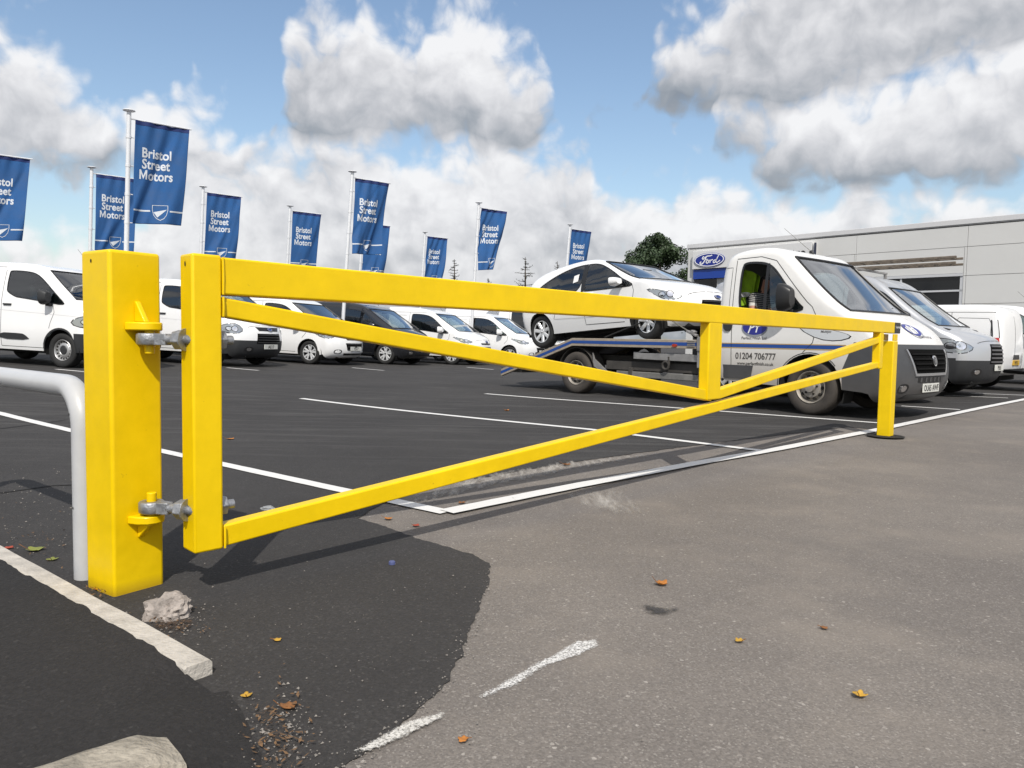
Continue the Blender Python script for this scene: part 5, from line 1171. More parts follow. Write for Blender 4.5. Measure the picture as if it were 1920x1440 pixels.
for sgn in (-1, 1): mb = MB(); mb.box((-5.9, sgn * .42 - .04, .5), (-1.2, sgn * .42 + .04, .68)); mb.build('chassis_rail', M_CHAS, truck, bevel=.01)
mb = MB(); mb.tube([(RA, -.8, .365), (RA, .8, .365)], .06, 12); mb.build('rear_axle', M_CHAS, truck)
mb = MB(); mb.tube([(-2.3, -.97, .70), (-2.3, -.97, .58)], .02, 8); mb.tube([(-2.36 + .06 * math.cos(R(a)), -.97, .56 + .06 * math.sin(R(a))) for a in range(0, 361, 30)], .02, 8, False); mb.build('tow_shackle', M_CHAS, truck)
for sgn in (-1, 1): mb = MB(); mb.tube([(-1.66, sgn * .9, .93), (-1.40, sgn * .9, .93)], .025, 8); mb.build('cab_tie_bar', M_ALU, truck)
mb = MB(); mb.tube([(-1.55, -.95, .90), (-1.55, -.95, 1.0)], .02, 6); mb.tube([(-1.60, .95, .97), (-1.60, -.95, .97)], .03, 8); mb.build('headboard_bar', M_ALU, truck)
seat_vehicle(truck, (3.9485, 9.8158), 139, 1.0, 4.27)
tag(truck, 'dirty white recovery truck with a blue side stripe carrying a car', 'truck')
TW = truck.matrix_world.copy()

# car on the bed
car, hb = make_hatch(M_WHITE, '', steer=-9); pit = math.atan2(.195, 2.49)
car.matrix_world = TW @ Matrix.Translation((-2.86, .02, .965)) @ Matrix.Rotation(-pit, 4, 'Y')
mb = MB(); v, f = fill2d([(-1.62, 1.10), (-1.50, 1.12), (-1.50, 1.25), (-1.62, 1.23)], 0); MB().add([hb.side(x, z, -1, .008) for x, z in v], f).build('window_sticker', mat('paper_white', (.75, .75, .74), .7), car, smooth=0)
tag(car, 'white hatchback car strapped on the bed of the recovery truck', 'car')
# wheel strap
M_WEB = mat('webbing_grey', (.12, .115, .10), .9, var=.3, vscale=30)
def strap(pts, w, t, name='tie_down_strap'):
    mb = MB(); pts = [TW @ Vector(p) for p in pts]; up = Vector((0, 0, 1)); L = []
    ax = TW.to_3x3() @ Vector((0, 1, 0))
    rows = [[p + ax * w / 2, p - ax * w / 2] for p in pts]; mb.grid(rows); mb.grid([[p + Vector((0, 0, t)) for p in r_] for r_ in rows]); return mb
st = strap([(-3.15, -.72, 1.05), (-3.05, -.84, 1.28), (-2.95, -.88, 1.31), (-2.5, -.88, 1.31), (-2.38, -.86, 1.27), (-2.1, -.84, 1.12), (-1.85, -.84, 1.0), (-1.78, -.84, .98)], .05, .006).build('tie_down_strap', M_WEB, smooth=0)
tag(st, 'grey webbing strap over the front wheel of the loaded car', 'strap')
rt = MB(); Mr = TW @ Matrix.Translation((-1.98, -.84, 1.06)) @ Matrix.Rotation(R(22), 4, 'Y'); rt.box((-.1, -.035, -.015), (.1, .035, .02), Mr); rt.box((-.02, -.04, .0), (.05, .04, .055), Mr); rt.build('ratchet', mat('ratchet_steel', (.3, .29, .28), .45, .6), st, bevel=.008)
st2 = MB(); st2.tube([TW @ Vector((-3.75, -.84, .985)), TW @ Vector((-2.98, -.87, 1.22))], .012, 6); st2 = st2.build('tie_down_strap', mat('black_webbing', (.015, .015, .015), .8))
tag(st2, 'thin black strap running back from the loaded car to the bed', 'strap')

# driver in the cab
def skin_person():
    J = dict(pelvis=(-.98, -.43, 1.06), waist=(-1.0, -.43, 1.24), chest=(-1.02, -.43, 1.45), neck=(-.99, -.43, 1.60), head0=(-.97, -.43, 1.67), head1=(-.95, -.43, 1.78), head2=(-.955, -.43, 1.855),
             shl=(-1.0, -.25, 1.54), ell=(-.83, -.2, 1.32), hal=(-.55, -.32, 1.36), hal2=(-.45, -.36, 1.38), shr=(-1.0, -.62, 1.54), elr=(-.92, -.72, 1.30), har=(-.68, -.70, 1.36), har2=(-.6, -.66, 1.385),
             hpl=(-.95, -.33, 1.04), knl=(-.5, -.31, 1.10), anl=(-.32, -.31, .78), ftl=(-.18, -.31, .74), hpr=(-.95, -.53, 1.04), knr=(-.5, -.55, 1.10), anr=(-.32, -.55, .78), ftr=(-.18, -.55, .74))
    rad = dict(pelvis=(.15, .12), waist=(.16, .11), chest=(.17, .12), neck=(.06, .06), head0=(.07, .08), head1=(.085, .1), head2=(.06, .07), shl=(.075, .075), ell=(.05, .05), hal=(.034, .034), hal2=(.042, .024), shr=(.075, .075), elr=(.052, .052), har=(.036, .036), har2=(.042, .024), hpl=(.095, .095), knl=(.07, .07), anl=(.05, .05), ftl=(.05, .04), hpr=(.095, .095), knr=(.07, .07), anr=(.05, .05), ftr=(.05, .04))
    E = [('pelvis', 'waist'), ('waist', 'chest'), ('chest', 'neck'), ('neck', 'head0'), ('head0', 'head1'), ('head1', 'head2'), ('chest', 'shl'), ('shl', 'ell'), ('ell', 'hal'), ('hal', 'hal2'), ('chest', 'shr'), ('shr', 'elr'), ('elr', 'har'), ('har', 'har2'), ('pelvis', 'hpl'), ('hpl', 'knl'), ('knl', 'anl'), ('anl', 'ftl'), ('pelvis', 'hpr'), ('hpr', 'knr'), ('knr', 'anr'), ('anr', 'ftr')]
    names = list(J); fingers = []
    for side, hand in ((1, 'hal2'), (-1, 'har2')):
        hx, hy, hz_ = J[hand]
        for k, (dy, ln) in enumerate(((-.03, .05), (-.01, .06), (.01, .058), (.03, .048))):
            a = 'f%s%d' % (hand, k); J[a] = (hx + .035, hy + dy, hz_ + .01); J[a + 'b'] = (hx + .03 + ln, hy + dy, hz_ - .005); J[a + 'c'] = (hx + .02 + ln, hy + dy, hz_ - .035)
            for q in (a, a + 'b', a + 'c'): rad[q] = (.0095, .0095)
            E += [(hand, a), (a, a + 'b'), (a + 'b', a + 'c')]
        t = 't' + hand; J[t] = (hx - .005, hy + side * .045, hz_ + .0); J[t + 'b'] = (hx + .035, hy + side * .055, hz_ - .01); rad[t] = rad[t + 'b'] = (.011, .011); E += [(hand, t), (t, t + 'b')]
    names = list(J); me = bpy.data.meshes.new('person'); me.from_pydata([J[n] for n in names], [(names.index(a), names.index(b)) for a, b in E], [])
    o = bpy.data.objects.new('person', me); col.objects.link(o); o.modifiers.new('skin', 'SKIN')
    sk = me.skin_vertices[0].data
    for i, n in enumerate(names): sk[i].radius = rad[n]; sk[i].use_root = (n == 'pelvis')
    sub = o.modifiers.new('sub', 'SUBSURF'); sub.levels = 2; sub.render_levels = 2
    bpy.context.view_layer.update()
    m2 = bpy.data.meshes.new_from_object(o.evaluated_get(bpy.context.evaluated_depsgraph_get())); bpy.data.objects.remove(o)
    return m2, J
stripe = bpy.data.materials.new('striped_shirt'); stripe.use_nodes = True; n_, l_ = nodes_of(stripe)
tcx = n_.new('ShaderNodeTexCoord'); wv = n_.new('ShaderNodeTexWave'); wv.bands_direction = 'Z'; wv.inputs['Scale'].default_value = 12; wv.inputs['Distortion'].default_value = .8; wv.inputs['Detail Scale'].default_value = .6; l_.new(tcx.outputs['Object'], wv.inputs['Vector'])
rp = n_.new('ShaderNodeValToRGB'); rp.color_ramp.interpolation = 'CONSTANT'; rp.color_ramp.elements[0].color = (.02, .02, .025, 1); rp.color_ramp.elements[1].position = .68; rp.color_ramp.elements[1].color = (.4, .39, .37, 1); l_.new(wv.outputs[0], rp.inputs[0]); l_.new(rp.outputs[0], n_['Principled BSDF'].inputs['Base Color']); n_['Principled BSDF'].inputs['Roughness'].default_value = .9
pm, PJ = skin_person()
M_SKIN = mat('skin', (.38, .18, .12), .55, var=.08, vscale=20); M_HAIR = mat('dark_hair', (.02, .014, .01), .8); M_TROU = mat('dark_trousers', (.02, .022, .03), .9); M_CUFF = mat('white_cuff', (.55, .54, .5), .9)
for m in (M_SKIN, stripe, M_TROU, M_HAIR, M_CUFF): pm.materials.append(m)
def dline(p, a, b):
    a, b = Vector(a), Vector(b); t = max(0, min(1, (p - a).dot(b - a) / (b - a).length_squared)); return (p - a.lerp(b, t)).length, t
for pg in pm.polygons:
    c = pg.center; mi = 1
    arms = [dline(c, PJ['shr'], PJ['elr']), dline(c, PJ['shl'], PJ['ell'])]; fore = [dline(c, PJ['elr'], PJ['har2']), dline(c, PJ['ell'], PJ['hal2'])]
    if c.z > 1.60 and abs(c.x + .96) < .2: mi = 3 if (c.z > 1.79 or c.x < -.965) else 0
    elif min(f_[0] for f_ in fore) < .075 and c.x > -.9: mi = 0
    elif any(a_[0] < .085 and a_[1] > .62 for a_ in arms): mi = 0
    elif any(a_[0] < .09 and a_[1] > .45 for a_ in arms): mi = 4
    elif c.z < 1.17 and (c.x > -.93 or c.z < 1.1): mi = 2
    pg.material_index = mi; pg.use_smooth = True
person = link('person', pm)
person.matrix_world = TW @ Matrix.Translation((-.12, -.06, .06)) @ Matrix.Translation((-.98, 0, 1.06)) @ Matrix.Rotation(R(7), 4, 'Y') @ Matrix.Translation((.98, 0, -1.06))
fc = MB()
for sy in (-1, 1): fc.lathe([(0, .012), (.009, .008), (.011, 0)], 8, lambda x, y, h, sy=sy: Vector((-.857 + h * .6, -.43 + sy * .035 + x, 1.765 + y * .6)))
fc.build('eyes', M_INK, person)
fc = MB(); fc.add([(-.86, -.415, 1.77), (-.86, -.445, 1.77), (-.828, -.43, 1.725), (-.855, -.412, 1.718), (-.855, -.448, 1.718)], [(0, 1, 2), (0, 2, 3), (1, 4, 2), (2, 4, 3)]); fc.build('nose', M_SKIN, person)
tag(person, 'driver in a striped shirt sitting at the open window of the recovery truck', 'person')
# hi-vis jacket over the far seat back
jk = MB(); rows = []
for i in range(9):
    t = i / 8; z = 1.92 - t * .50; row = []
    for k in range(9):
        s = k / 8; x = -1.36 + s * .34 - .02 * math.sin(t * 3); y = -.70 + .03 * noise.noise(Vector((s * 4, t * 4, 2))) + .03 * math.sin(s * 9 + t * 3) + .05 * t
        row.append(Vector((x, y, z + .06 - .07 * (2 * s - 1) ** 2 + .02 * noise.noise(Vector((s * 5, t * 2, 7))))))
    rows.append(row)
jk.grid(rows); rows2 = [[v + Vector((0, .10, -.02)) for v in r_] for r_ in rows]; jk.grid(rows2); jk.grid([rows[0], rows2[0]]); jo = jk.build('safety_jacket', mat('hi_vis_yellow', (.30, .52, .02), .8, var=.3, vscale=9), smooth=60)
tp = MB(); tp.grid([[v + Vector((0, -.006, 0)) for v in rows[i]] for i in (5, 6)]); tp.build('reflective_band', mat('reflective_silver', (.6, .6, .6), .4), jo, smooth=0)
jo.matrix_world = TW
tag(jo, 'yellow-green safety jacket hung over a seat inside the truck cab', 'jacket')

# ladder and rack on the silver van
SWm = sil.matrix_world.copy()
rk = thing('roof_rack'); rk.matrix_world = SWm
for x in (-1.35, -2.6, -3.9):
    mb = MB(); mb.box((x - .03, -.84, 2.43), (x + .03, .84, 2.47)); mb.build('cross_bar', M_ALU, rk, bevel=.006)
    for sgn in (-1, 1): mb = MB(); mb.box((x - .025, sgn * .80 - .03, 2.22), (x + .025, sgn * .80 + .03, 2.43)); mb.build('rack_leg', M_ALU, rk, bevel=.005)
tag(rk, 'aluminium roof rack on top of the silver van', 'roof rack')
M_LAD = mat('weathered_ladder', (.17, .14, .11), .6, .2, var=.4, vscale=10)
for lv, (z, y0, y1, lab) in enumerate(((2.495, -.30, .12, 'lower section of the ladder tied on the silver van'), (2.605, -.28, .10, 'upper section of the ladder tied on the silver van'))):
    ld = thing('ladder'); ld.matrix_world = SWm
    for y in (y0, y1): mb = MB(); mb.box((-3.6, y - .016, z - .022), (.32, y + .016, z + .022)); mb.build('ladder_rail', M_LAD, ld, bevel=.006)
    for k in range(14): mb = MB(); x = -3.45 + k * .28; mb.tube([(x, y0, z), (x, y1, z)], .016, 8); mb.build('rung', M_LAD, ld)
    tag(ld, lab, 'ladder', 'ladders on the silver van')
# ------------------------------------------------------------------ flags
M_POLE = mat('white_pole', (.68, .69, .71), .35, .1); M_FLAG = mat('blue_flag_cloth', (.016, .086, .25), .8, var=.16, vscale=2.5); M_FPRINT = mat('flag_print_white', (.56, .59, .63), .85); M_HEM = mat('flag_hem', (.008, .022, .11), .8)
def refine(v, f, size=.05):                    # split long faces so that print follows the folds
    bm = bmesh.new(); bv = [bm.verts.new((x, y, 0)) for x, y in v]
    for q in f:
        try: bm.faces.new([bv[i] for i in q])
        except ValueError: pass
    for _ in range(3):
        es = [e for e in bm.edges if e.calc_length() > size]
        if not es: break
        bmesh.ops.subdivide_edges(bm, edges=es, cuts=1); bmesh.ops.triangulate(bm, faces=[q for q in bm.faces if len(q.verts) > 3])
    bm.verts.index_update(); out = [(q.co.x, q.co.y) for q in bm.verts], [tuple(w.index for w in q.verts) for q in bm.faces]; bm.free(); return out
def bold_word(txt):
    if txt[0] != 'M': return text2d(txt, .29, .0075, 0, 'LEFT', 1.03)
    v, f = text2d(txt[1:], .29, .0075, 0, 'LEFT', 1.03); hb = max(p[1] for p in text2d('B', .29, .0075, 0, 'LEFT', 1.03)[0]); wM, st = hb * .98, hb * .2
    P = [(0, 0), (st, 0), (st, hb), (0, hb), (wM - st, 0), (wM, 0), (wM, hb), (wM - st, hb), (st, hb), (st, hb * .62), (wM / 2, 0), (wM / 2, hb * .38), (wM - st, hb), (wM - st, hb * .62)]
    F = [(0, 1, 2, 3), (4, 5, 6, 7), (8, 9, 10, 11), (12, 11, 10, 13)]
    return P + [(x + wM + .03, y) for x, y in v], F + [tuple(i + len(P) for i in q) for q in f]
def make_flag(px, py, d, lean, label, seed, ph=51, wave=1.0, w=1.14, h=2.25):
    top = ray(px, py); top = Vector((0, 0, H)) + top * (d / top.y)
    a = R(lean); up = Vector((math.sin(a), 0, math.cos(a)))      # the poles stand slightly out of plumb
    gzv = gz(top.x, top.y); Lp = (top.z - gzv) / up.z; base = top - up * Lp
    f = thing('flagpole', tuple(base)); arm = Vector((math.sin(R(ph)), math.cos(R(ph)), 0)); nrm = Vector((arm.y, -arm.x, 0)).normalized()
    rad = .047
    mb = MB(); mb.tube([Vector((0, 0, -.2)), up * Lp * .5, up * Lp], [rad * 1.25, rad * 1.1, rad], 14); mb.build('pole', M_POLE, f, smooth=50)
    ct = up * Lp; mb = MB(); mb.lathe([(0, .035), (.12, .03), (.13, .015), (.05, -.01), (.045, -.03)], 18, lambda x, y, z: ct + Vector((x, y, z))); mb.build('finial', M_POLE, f)
    t0 = up * (Lp - .15)
    mb = MB(); mb.tube([t0, t0 + arm * (.17 + w)], .018, 8); mb.build('banner_arm', M_POLE, f)
    for k in range(4):
        q = up * (Lp - .55 - k * .62); mb = MB(); mb.tube([q, q + arm * .11], .012, 6); mb.tube([q - up * .03, q + up * .03], rad * 1.2, 12); mb.build('banner_clip', M_POLE, f)
    rnd = random.Random(seed); p1, p2, p3 = (rnd.random() * 6 for _ in range(3)); folds = [(rnd.uniform(-.4, 1.0), rnd.uniform(.25, 1.1), rnd.uniform(.06, .11), rnd.choice((-1, 1)) * rnd.uniform(.02, .05)) for _ in range(6)]
    def B(u, v, off=0.):                        # point of the cloth: u from the pole, v down from the arm
        amp = wave * (.03 + .13 * v * u)
        n_ = amp * math.sin(5.2 * u + 3.2 * v + p1) + wave * .03 * v * math.sin(11 * u + 5 * v + p2) + .025 * wave * math.sin(3 * u - 7 * v + p3) * (1 - v) * v * 2 + .020 * math.sin(24 * u + 9 * v + p1) * math.exp(-4 * v) + wave * .05 * math.exp(-((u * .9 + .55 * v - .75 - .1 * math.sin(p2)) / .07) ** 2) * v - wave * .10 * max(0, u + v - 1.62) ** 1.3
        for c_, sl_, wd_, am_ in folds: n_ += am_ * wave * math.exp(-((u + sl_ * v - c_ - .35) / wd_) ** 2) * (.25 + v)
        shrink = 1 - .13 * v * (u ** 1.5) * wave
        down = v * h * (1 - .03 * u * wave)
        return t0 + arm * (.12 + u * w * shrink) - up * (down + .012) + nrm * (n_ + off) - Vector((0, 0, 0))
    NU, NV = 56, 84; rows = [[B(i / NU, j / NV) for i in range(NU + 1)] for j in range(NV + 1)]
    mb = MB(); mb.grid(rows); cloth = mb.build('banner', M_FLAG, f, smooth=180); so_ = cloth.modifiers.new('solid', 'SOLIDIFY'); so_.thickness = .004; so_.offset = 0
    mb = MB(); mb.grid([[B(i / NU, v, .006) for i in range(NU + 1)] for v in (0, .012, .026, .04)]); mb.build('banner_hem', M_HEM, cloth, smooth=60)
    def pr(nm, vf, u0, v0, sx, sy):
        v, f_ = vf; v, f_ = refine(v, f_); return MB().add([B(u0 + x * sx, v0 - y * sy, .0065) for x, y in v], f_).build(nm, M_FPRINT, cloth, smooth=0)
    for i, (txt, uo) in enumerate((('Bristol', .13), ('Street', .14), ('Motors', .10))): pr('lettering', bold_word(txt), uo, .345 + i * .108, .80 / w, 1.02 / h)
    sh = [(-.17, .13), (.17, .13), (.17, .02), (.14, -.10), (.08, -.18), (0, -.22), (-.08, -.18), (-.14, -.10), (-.17, .02)]
    sh = densify(sh, .04); n = len(sh); pr('shield', (sh + [(x * .93, y * .93 - .001) for x, y in sh], [(i, (i + 1) % n, n + (i + 1) % n, n + i) for i in range(n)]), .5, .865, 1 / w, 1 / h)
    pr('shield_wedge', fill2d([(-.14, -.03), (.145, .035), (-.06, -.15)], .05), .5, .865, 1 / w, 1 / h)
    pr('flag_line', fill2d([(0, -.018), (.36, -.018), (.36, .018), (0, .018)], .06), .0, .868, 1 / w, 1 / h); pr('flag_line', fill2d([(.78, -.018), (w, -.018), (w, .018), (.78, .018)], .06), .0, .868, 1 / w, 1 / h)
    tag(f, label, 'flag', 'blue banner flags over the car park'); return f
make_flag(-52, 272, 19.5, 2.5, 'blue banner flag cut off by the picture edge, over the nearest van', 1)
make_flag(172, 315, 22.5, 2.2, 'blue banner flag just behind the tallest flagpole', 2, wave=.6)
make_flag(242, 209, 16.7, 2.0, 'tallest blue banner flag, above the yellow hinge post', 3, wave=.8)
make_flag(381, 351, 25.3, 2.6, 'blue banner flag above the hanging stile of the gate', 4, wave=.6)
make_flag(544, 387, 28.7, 3.0, 'small blue banner flag half way between two larger flags, above the top rail', 5, wave=.5)
make_flag(661, 323, 22.6, 3.6, 'large blue banner flag above the black van', 6)
make_flag(681, 411, 31.5, 3.4, 'blue banner flag mostly hidden behind the large flag above the black van', 7, wave=.7)
make_flag(797, 436, 35, 3.2, 'smallest blue banner flag, near a bare conifer top', 8, wave=1.2)
make_flag(898, 381, 27.4, 2.6, 'blue banner flag with a swinging lower edge, left of the loaded car', 9, wave=1.7)
make_flag(1069, 422, 32.2, 3.6, 'blue banner flag directly above the loaded white car', 10, wave=.6)

# ------------------------------------------------------------------ showroom building
M_CLAD = mat('grey_cladding', (.58, .58, .57), .55, var=.05, vscale=.25); M_COP = mat('parapet_capping', (.56, .56, .57), .4); M_GAP = mat('cladding_joint', (.42, .42, .42), .8)
M_DGL = mat('dark_glazing', (.008, .009, .010), .12, coat=.3, spec=.25); M_FRM = mat('pale_frame', (.50, .51, .53), .4); M_FBLUE = mat('fascia_blue', (.008, .045, .28), .35); M_SIGN = mat('sign_panel', (.62, .62, .62), .4)
bl = Vector((0, 0, H)) + ray(1286, 639) * (43.4 / ray(1286, 639).y); bl.z = 0
BA = R(136.5); BD = Vector((math.sin(BA), math.cos(BA), 0)); BN = Vector((-BD.y, BD.x, 0)); BN = BN if BN.y < 0 else -BN   # outward, towards the car park
bld = thing('showroom_building', tuple(bl)); BH = 6.5; BL = 62.0; BDp = 26.0
def fac(px, py):
    d = ray(px, py); t = ((bl - Vector((0, 0, H))).dot(BN)) / d.dot(BN); p = Vector((0, 0, H)) + d * t - bl; return p.dot(BD), p.z
def FB(mb, s0, s1, z0, z1, n0, n1):
    P = [BD * s + BN * n_ + Vector((0, 0, z)) for z in (z0, z1) for s, n_ in ((s0, n0), (s1, n0), (s1, n1), (s0, n1))]
    return mb.add(P, [(0, 3, 2, 1), (4, 5, 6, 7), (0, 1, 5, 4), (1, 2, 6, 5), (2, 3, 7, 6), (3, 0, 4, 7)])
FB(MB(), 0, BL, 0, BH - .25, -.12, -BDp).build('wall', M_GAP, bld, smooth=0)
FB(MB(), -.08, BL, BH - .24, BH, .06, -BDp).build('parapet', M_COP, bld, smooth=0, bevel=.02)
FB(MB(), -.02, BL, BH - .28, BH - .242, .02, -.1).build('parapet_shadow_gap', M_GAP, bld, smooth=0)
w0, wz1 = fac(1600, 519); w1, wz1b = fac(1806, 515); _, wz0 = fac(1780, 577); wz1 = (wz1 + wz1b) / 2
rows_z = [0, 1.5, 2.78, 4.02, 5.28, BH - .31]; jx = fac(1812, 500)[0]; jw = jx - fac(1605, 480)[0]
cols_s = [jx + jw * k for k in range(-6, 14)]; cols_s = [c for c in cols_s if 2.2 < c < BL]
edges = [1.9] + cols_s + [BL]
sgn0, sgn1 = fac(1297, 490)[0], fac(1352, 490)[0]
def not_win(s0, s1, z0, z1):                    # cut a panel round the window opening
    out = []
    if s1 <= w0 or s0 >= w1 or z1 <= wz0 or z0 >= wz1: return [(s0, s1, z0, z1)]
    if s0 < w0: out.append((s0, w0, z0, z1))
    if s1 > w1: out.append((w1, s1, z0, z1))
    a, b = max(s0, w0), min(s1, w1)
    if z0 < wz0: out.append((a, b, z0, wz0))
    if z1 > wz1: out.append((a, b, wz1, z1))
    return out
for c0, c1 in zip(edges, edges[1:]):
    for z0, z1 in zip(rows_z, rows_z[1:]):
        for q in not_win(c0, c1, z0, z1):
            if q[1] - q[0] < .06 or q[3] - q[2] < .06: continue
            FB(MB(), q[0] + .007, q[1] - .007, q[2] + .009, q[3] - .009, 0, -.1).build('cladding_panel', M_CLAD, bld, smooth=0, bevel=.006)
FB(MB(), 0, .42, 0, BH - .31, .03, -.1).build('corner_pier', M_CLAD, bld, smooth=0, bevel=.01)
sz0, sz1 = fac(1320, 505)[1], fac(1320, 471)[1]
FB(MB(), .43, 1.88, sz1 + .03, BH - .31, 0, -.1).build('cladding_panel', M_CLAD, bld, smooth=0, bevel=.008)
win = FB(MB(), w0, w1, wz0, wz1, -.08, -.118).build('window', M_DGL, bld, smooth=0)
for (a, b, c, e) in ((w0, w1, wz1 - .12, wz1), (w0, w1, wz0, wz0 + .07), (w1 - .12, w1, wz0, wz1), (w0, w1, (wz0 + wz1) / 2 - .04, (wz0 + wz1) / 2 + .04), (w0 + (w1 - w0) * .45, w0 + (w1 - w0) * .45 + .08, wz0, wz1)): FB(MB(), a, b, c, e, .02 if (c, e) == (wz1 - .12, wz1) else -.02, -.079).build('window_frame', M_FRM, win, smooth=0)
sg = FB(MB(), .46, 7.4, sz0, sz1, .30, -.1).build('sign_fascia', M_SIGN, bld, smooth=0, bevel=.02)
FB(MB(), .48, 7.3, fac(1320, 523)[1], sz0 - .03, .20, -.1).build('blue_fascia', M_FBLUE, bld, smooth=0)
FB(MB(), .5, 7.2, 0, fac(1320, 523)[1] - .03, .0, -.1).build('shopfront_glass', M_DGL, bld, smooth=0)
# oval maker sign with script lettering
oc = fac(1336, 488); ow = (oc[0] - fac(1311, 488)[0]) * 1.12; oh = ow * .40
def SG(nm, vf, m, n0, par):
    v, f = vf; return MB().add([BD * (oc[0] + x) + BN * n0 + Vector((0, 0, oc[1] + y)) for x, y in v], f).build(nm, m, par, smooth=0)
ov = MB(); ov.prism(ellipse2d(ow, oh, 40), .301, .36, lambda a, b, d: BD * (oc[0] + a) + BN * d + Vector((0, 0, oc[1] + b))); ovo = ov.build('oval_sign', mat('oval_blue', (.006, .02, .22), .3), bld, smooth=0)
n = 40; rim = ellipse2d(ow * .97, oh * .95, n) + ellipse2d(ow * .91, oh * .84, n); SG('oval_rim', (rim, [(i, (i + 1) % n, n + (i + 1) % n, n + i) for i in range(n)]), mat('sign_white', (.78, .79, .82), .4), .364, ovo)
SC = ow
script = [([(-.26, .17), (-.34, .13), (-.36, .06), (-.30, .04), (-.24, .10), (-.10, .18), (.05, .17), (.16, .20)], .05), ([(-.14, .15), (-.22, -.02), (-.30, -.14), (-.40, -.19), (-.48, -.15), (-.46, -.09), (-.40, -.08)], .055), ([(-.26, -.0), (-.14, .01), (-.06, .03)], .035),
          ([(-.06, -.02), (-.14, -.06), (-.15, -.13), (-.08, -.16), (-.01, -.11), (-.01, -.04), (-.06, -.02), (.02, -.03), (.07, -.02)], .045), ([(.07, .0), (.06, -.08), (.05, -.15)], .045), ([(.06, -.08), (.12, -.02), (.19, .0), (.20, -.03)], .045),
          ([(.36, -.03), (.28, -.03), (.22, -.09), (.23, -.15), (.30, -.15), (.36, -.08), (.44, .08), (.50, .18)], .045), ([(.40, .02), (.36, -.10), (.40, -.16), (.50, -.11), (.58, -.05)], .045)]
for st, wd in script: SG('script_stroke', stroke2d([(x * SC * 1.25, y * SC * 1.25) for x, y in chaikin(st, 2)], wd * SC * 1.2), MATS['sign_white'], .368, ovo)
# dark lettering on the fascia, mostly hidden by the truck cab
lx, lz = fac(1516, 468)
tv, tf = text2d('Centre', .62, .012, 0, 'RIGHT'); MB().add([BD * (lx + x) + BN * .312 + Vector((0, 0, lz + y - .36)) for x, y in tv], tf).build('lettering', M_INK, sg, smooth=0)
fx, fz = fac(1534, 456); FB(MB(), fx - .04, fx + .04, fac(1534, 474)[1] - .6, fz, .34, .25).build('fascia_post', mat('post_navy', (.02, .025, .05), .5), bld, smooth=0)
lp0, lp1 = fac(1350, 470), fac(1533, 456)
FB(MB(), 7.42, fx - .05, sz0 - .6, fz, .24, -.1).build('sign_fascia', M_SIGN, bld, smooth=0, bevel=.02)
tag(bld, 'long grey clad showroom building with an oval blue sign', 'building')

# ------------------------------------------------------------------ trees
M_BARK = mat('bark', (.06, .045, .032), .9, var=.3, vscale=8); M_LEAF = mat('dark_leaves', (.035, .062, .022), .6, var=.45, vscale=1.6); M_NEED = mat('dark_needles', (.014, .022, .016), .7, var=.4, vscale=3)
def leaf_tree(base, hgt, crown, n, label):
    t = thing('leafy_tree', tuple(base)); rnd = random.Random(5); mb = MB(); mb.tube([(0, 0, -.2), (.05, 0, hgt * .3), (.1, .1, hgt * .75)], [.28, .2, .06], 10)
    blobs = []
    for k in range(46):
        a = rnd.random() * 6.28; z = hgt * (.30 + .64 * rnd.random() ** .9); rr = crown * (1.12 - abs((z / hgt) - .55) * 1.3) * math.sqrt(rnd.random()) * (1 + .35 * math.sin(3 * a + 1)); z -= .9 * (1 + math.sin(2.3 * a + .6)) * (rr / crown); blobs.append((Vector((rr * math.cos(a), rr * math.sin(a), z)), crown * rnd.uniform(.16, .34)))
    for c, r_ in blobs[:14]: mb.tube([(0.05, 0, hgt * .35), c * .55 + Vector((0, 0, hgt * .2)), c], [.09, .05, .02], 6)
    mb.build('trunk', M_BARK, t)
    lf = MB()
    for k in range(n):
        c, r_ = blobs[rnd.randrange(len(blobs))]; d = Vector((rnd.gauss(0, 1), rnd.gauss(0, 1), rnd.gauss(0, 1))).normalized(); p = c + d * r_ * rnd.uniform(.55, 1.05)
        q = Vector((rnd.gauss(0, 1), rnd.gauss(0, 1), rnd.gauss(0, .6))).normalized(); e = q.cross(d).normalized() * rnd.uniform(.07, .13); g = q * rnd.uniform(.06, .1); lf.add([p - e, p - g * .7, p + e, p + g], [(0, 1, 2, 3)])
    o = bpy.data.meshes.new('crown'); o.from_pydata([tuple(v) for v in lf.v], [], lf.f); o.materials.append(M_LEAF); co = link('crown', o, t); co['kind'] = 'stuff'
    return tag(t, label, 'tree')
tp_ = Vector((0, 0, H)) + ray(1232, 640) * (52 / ray(1232, 640).y); tp_.z = 0
leaf_tree(tp_, 8.4, 2.6, 17000, 'dark green leafy tree between the loaded car and the grey building')
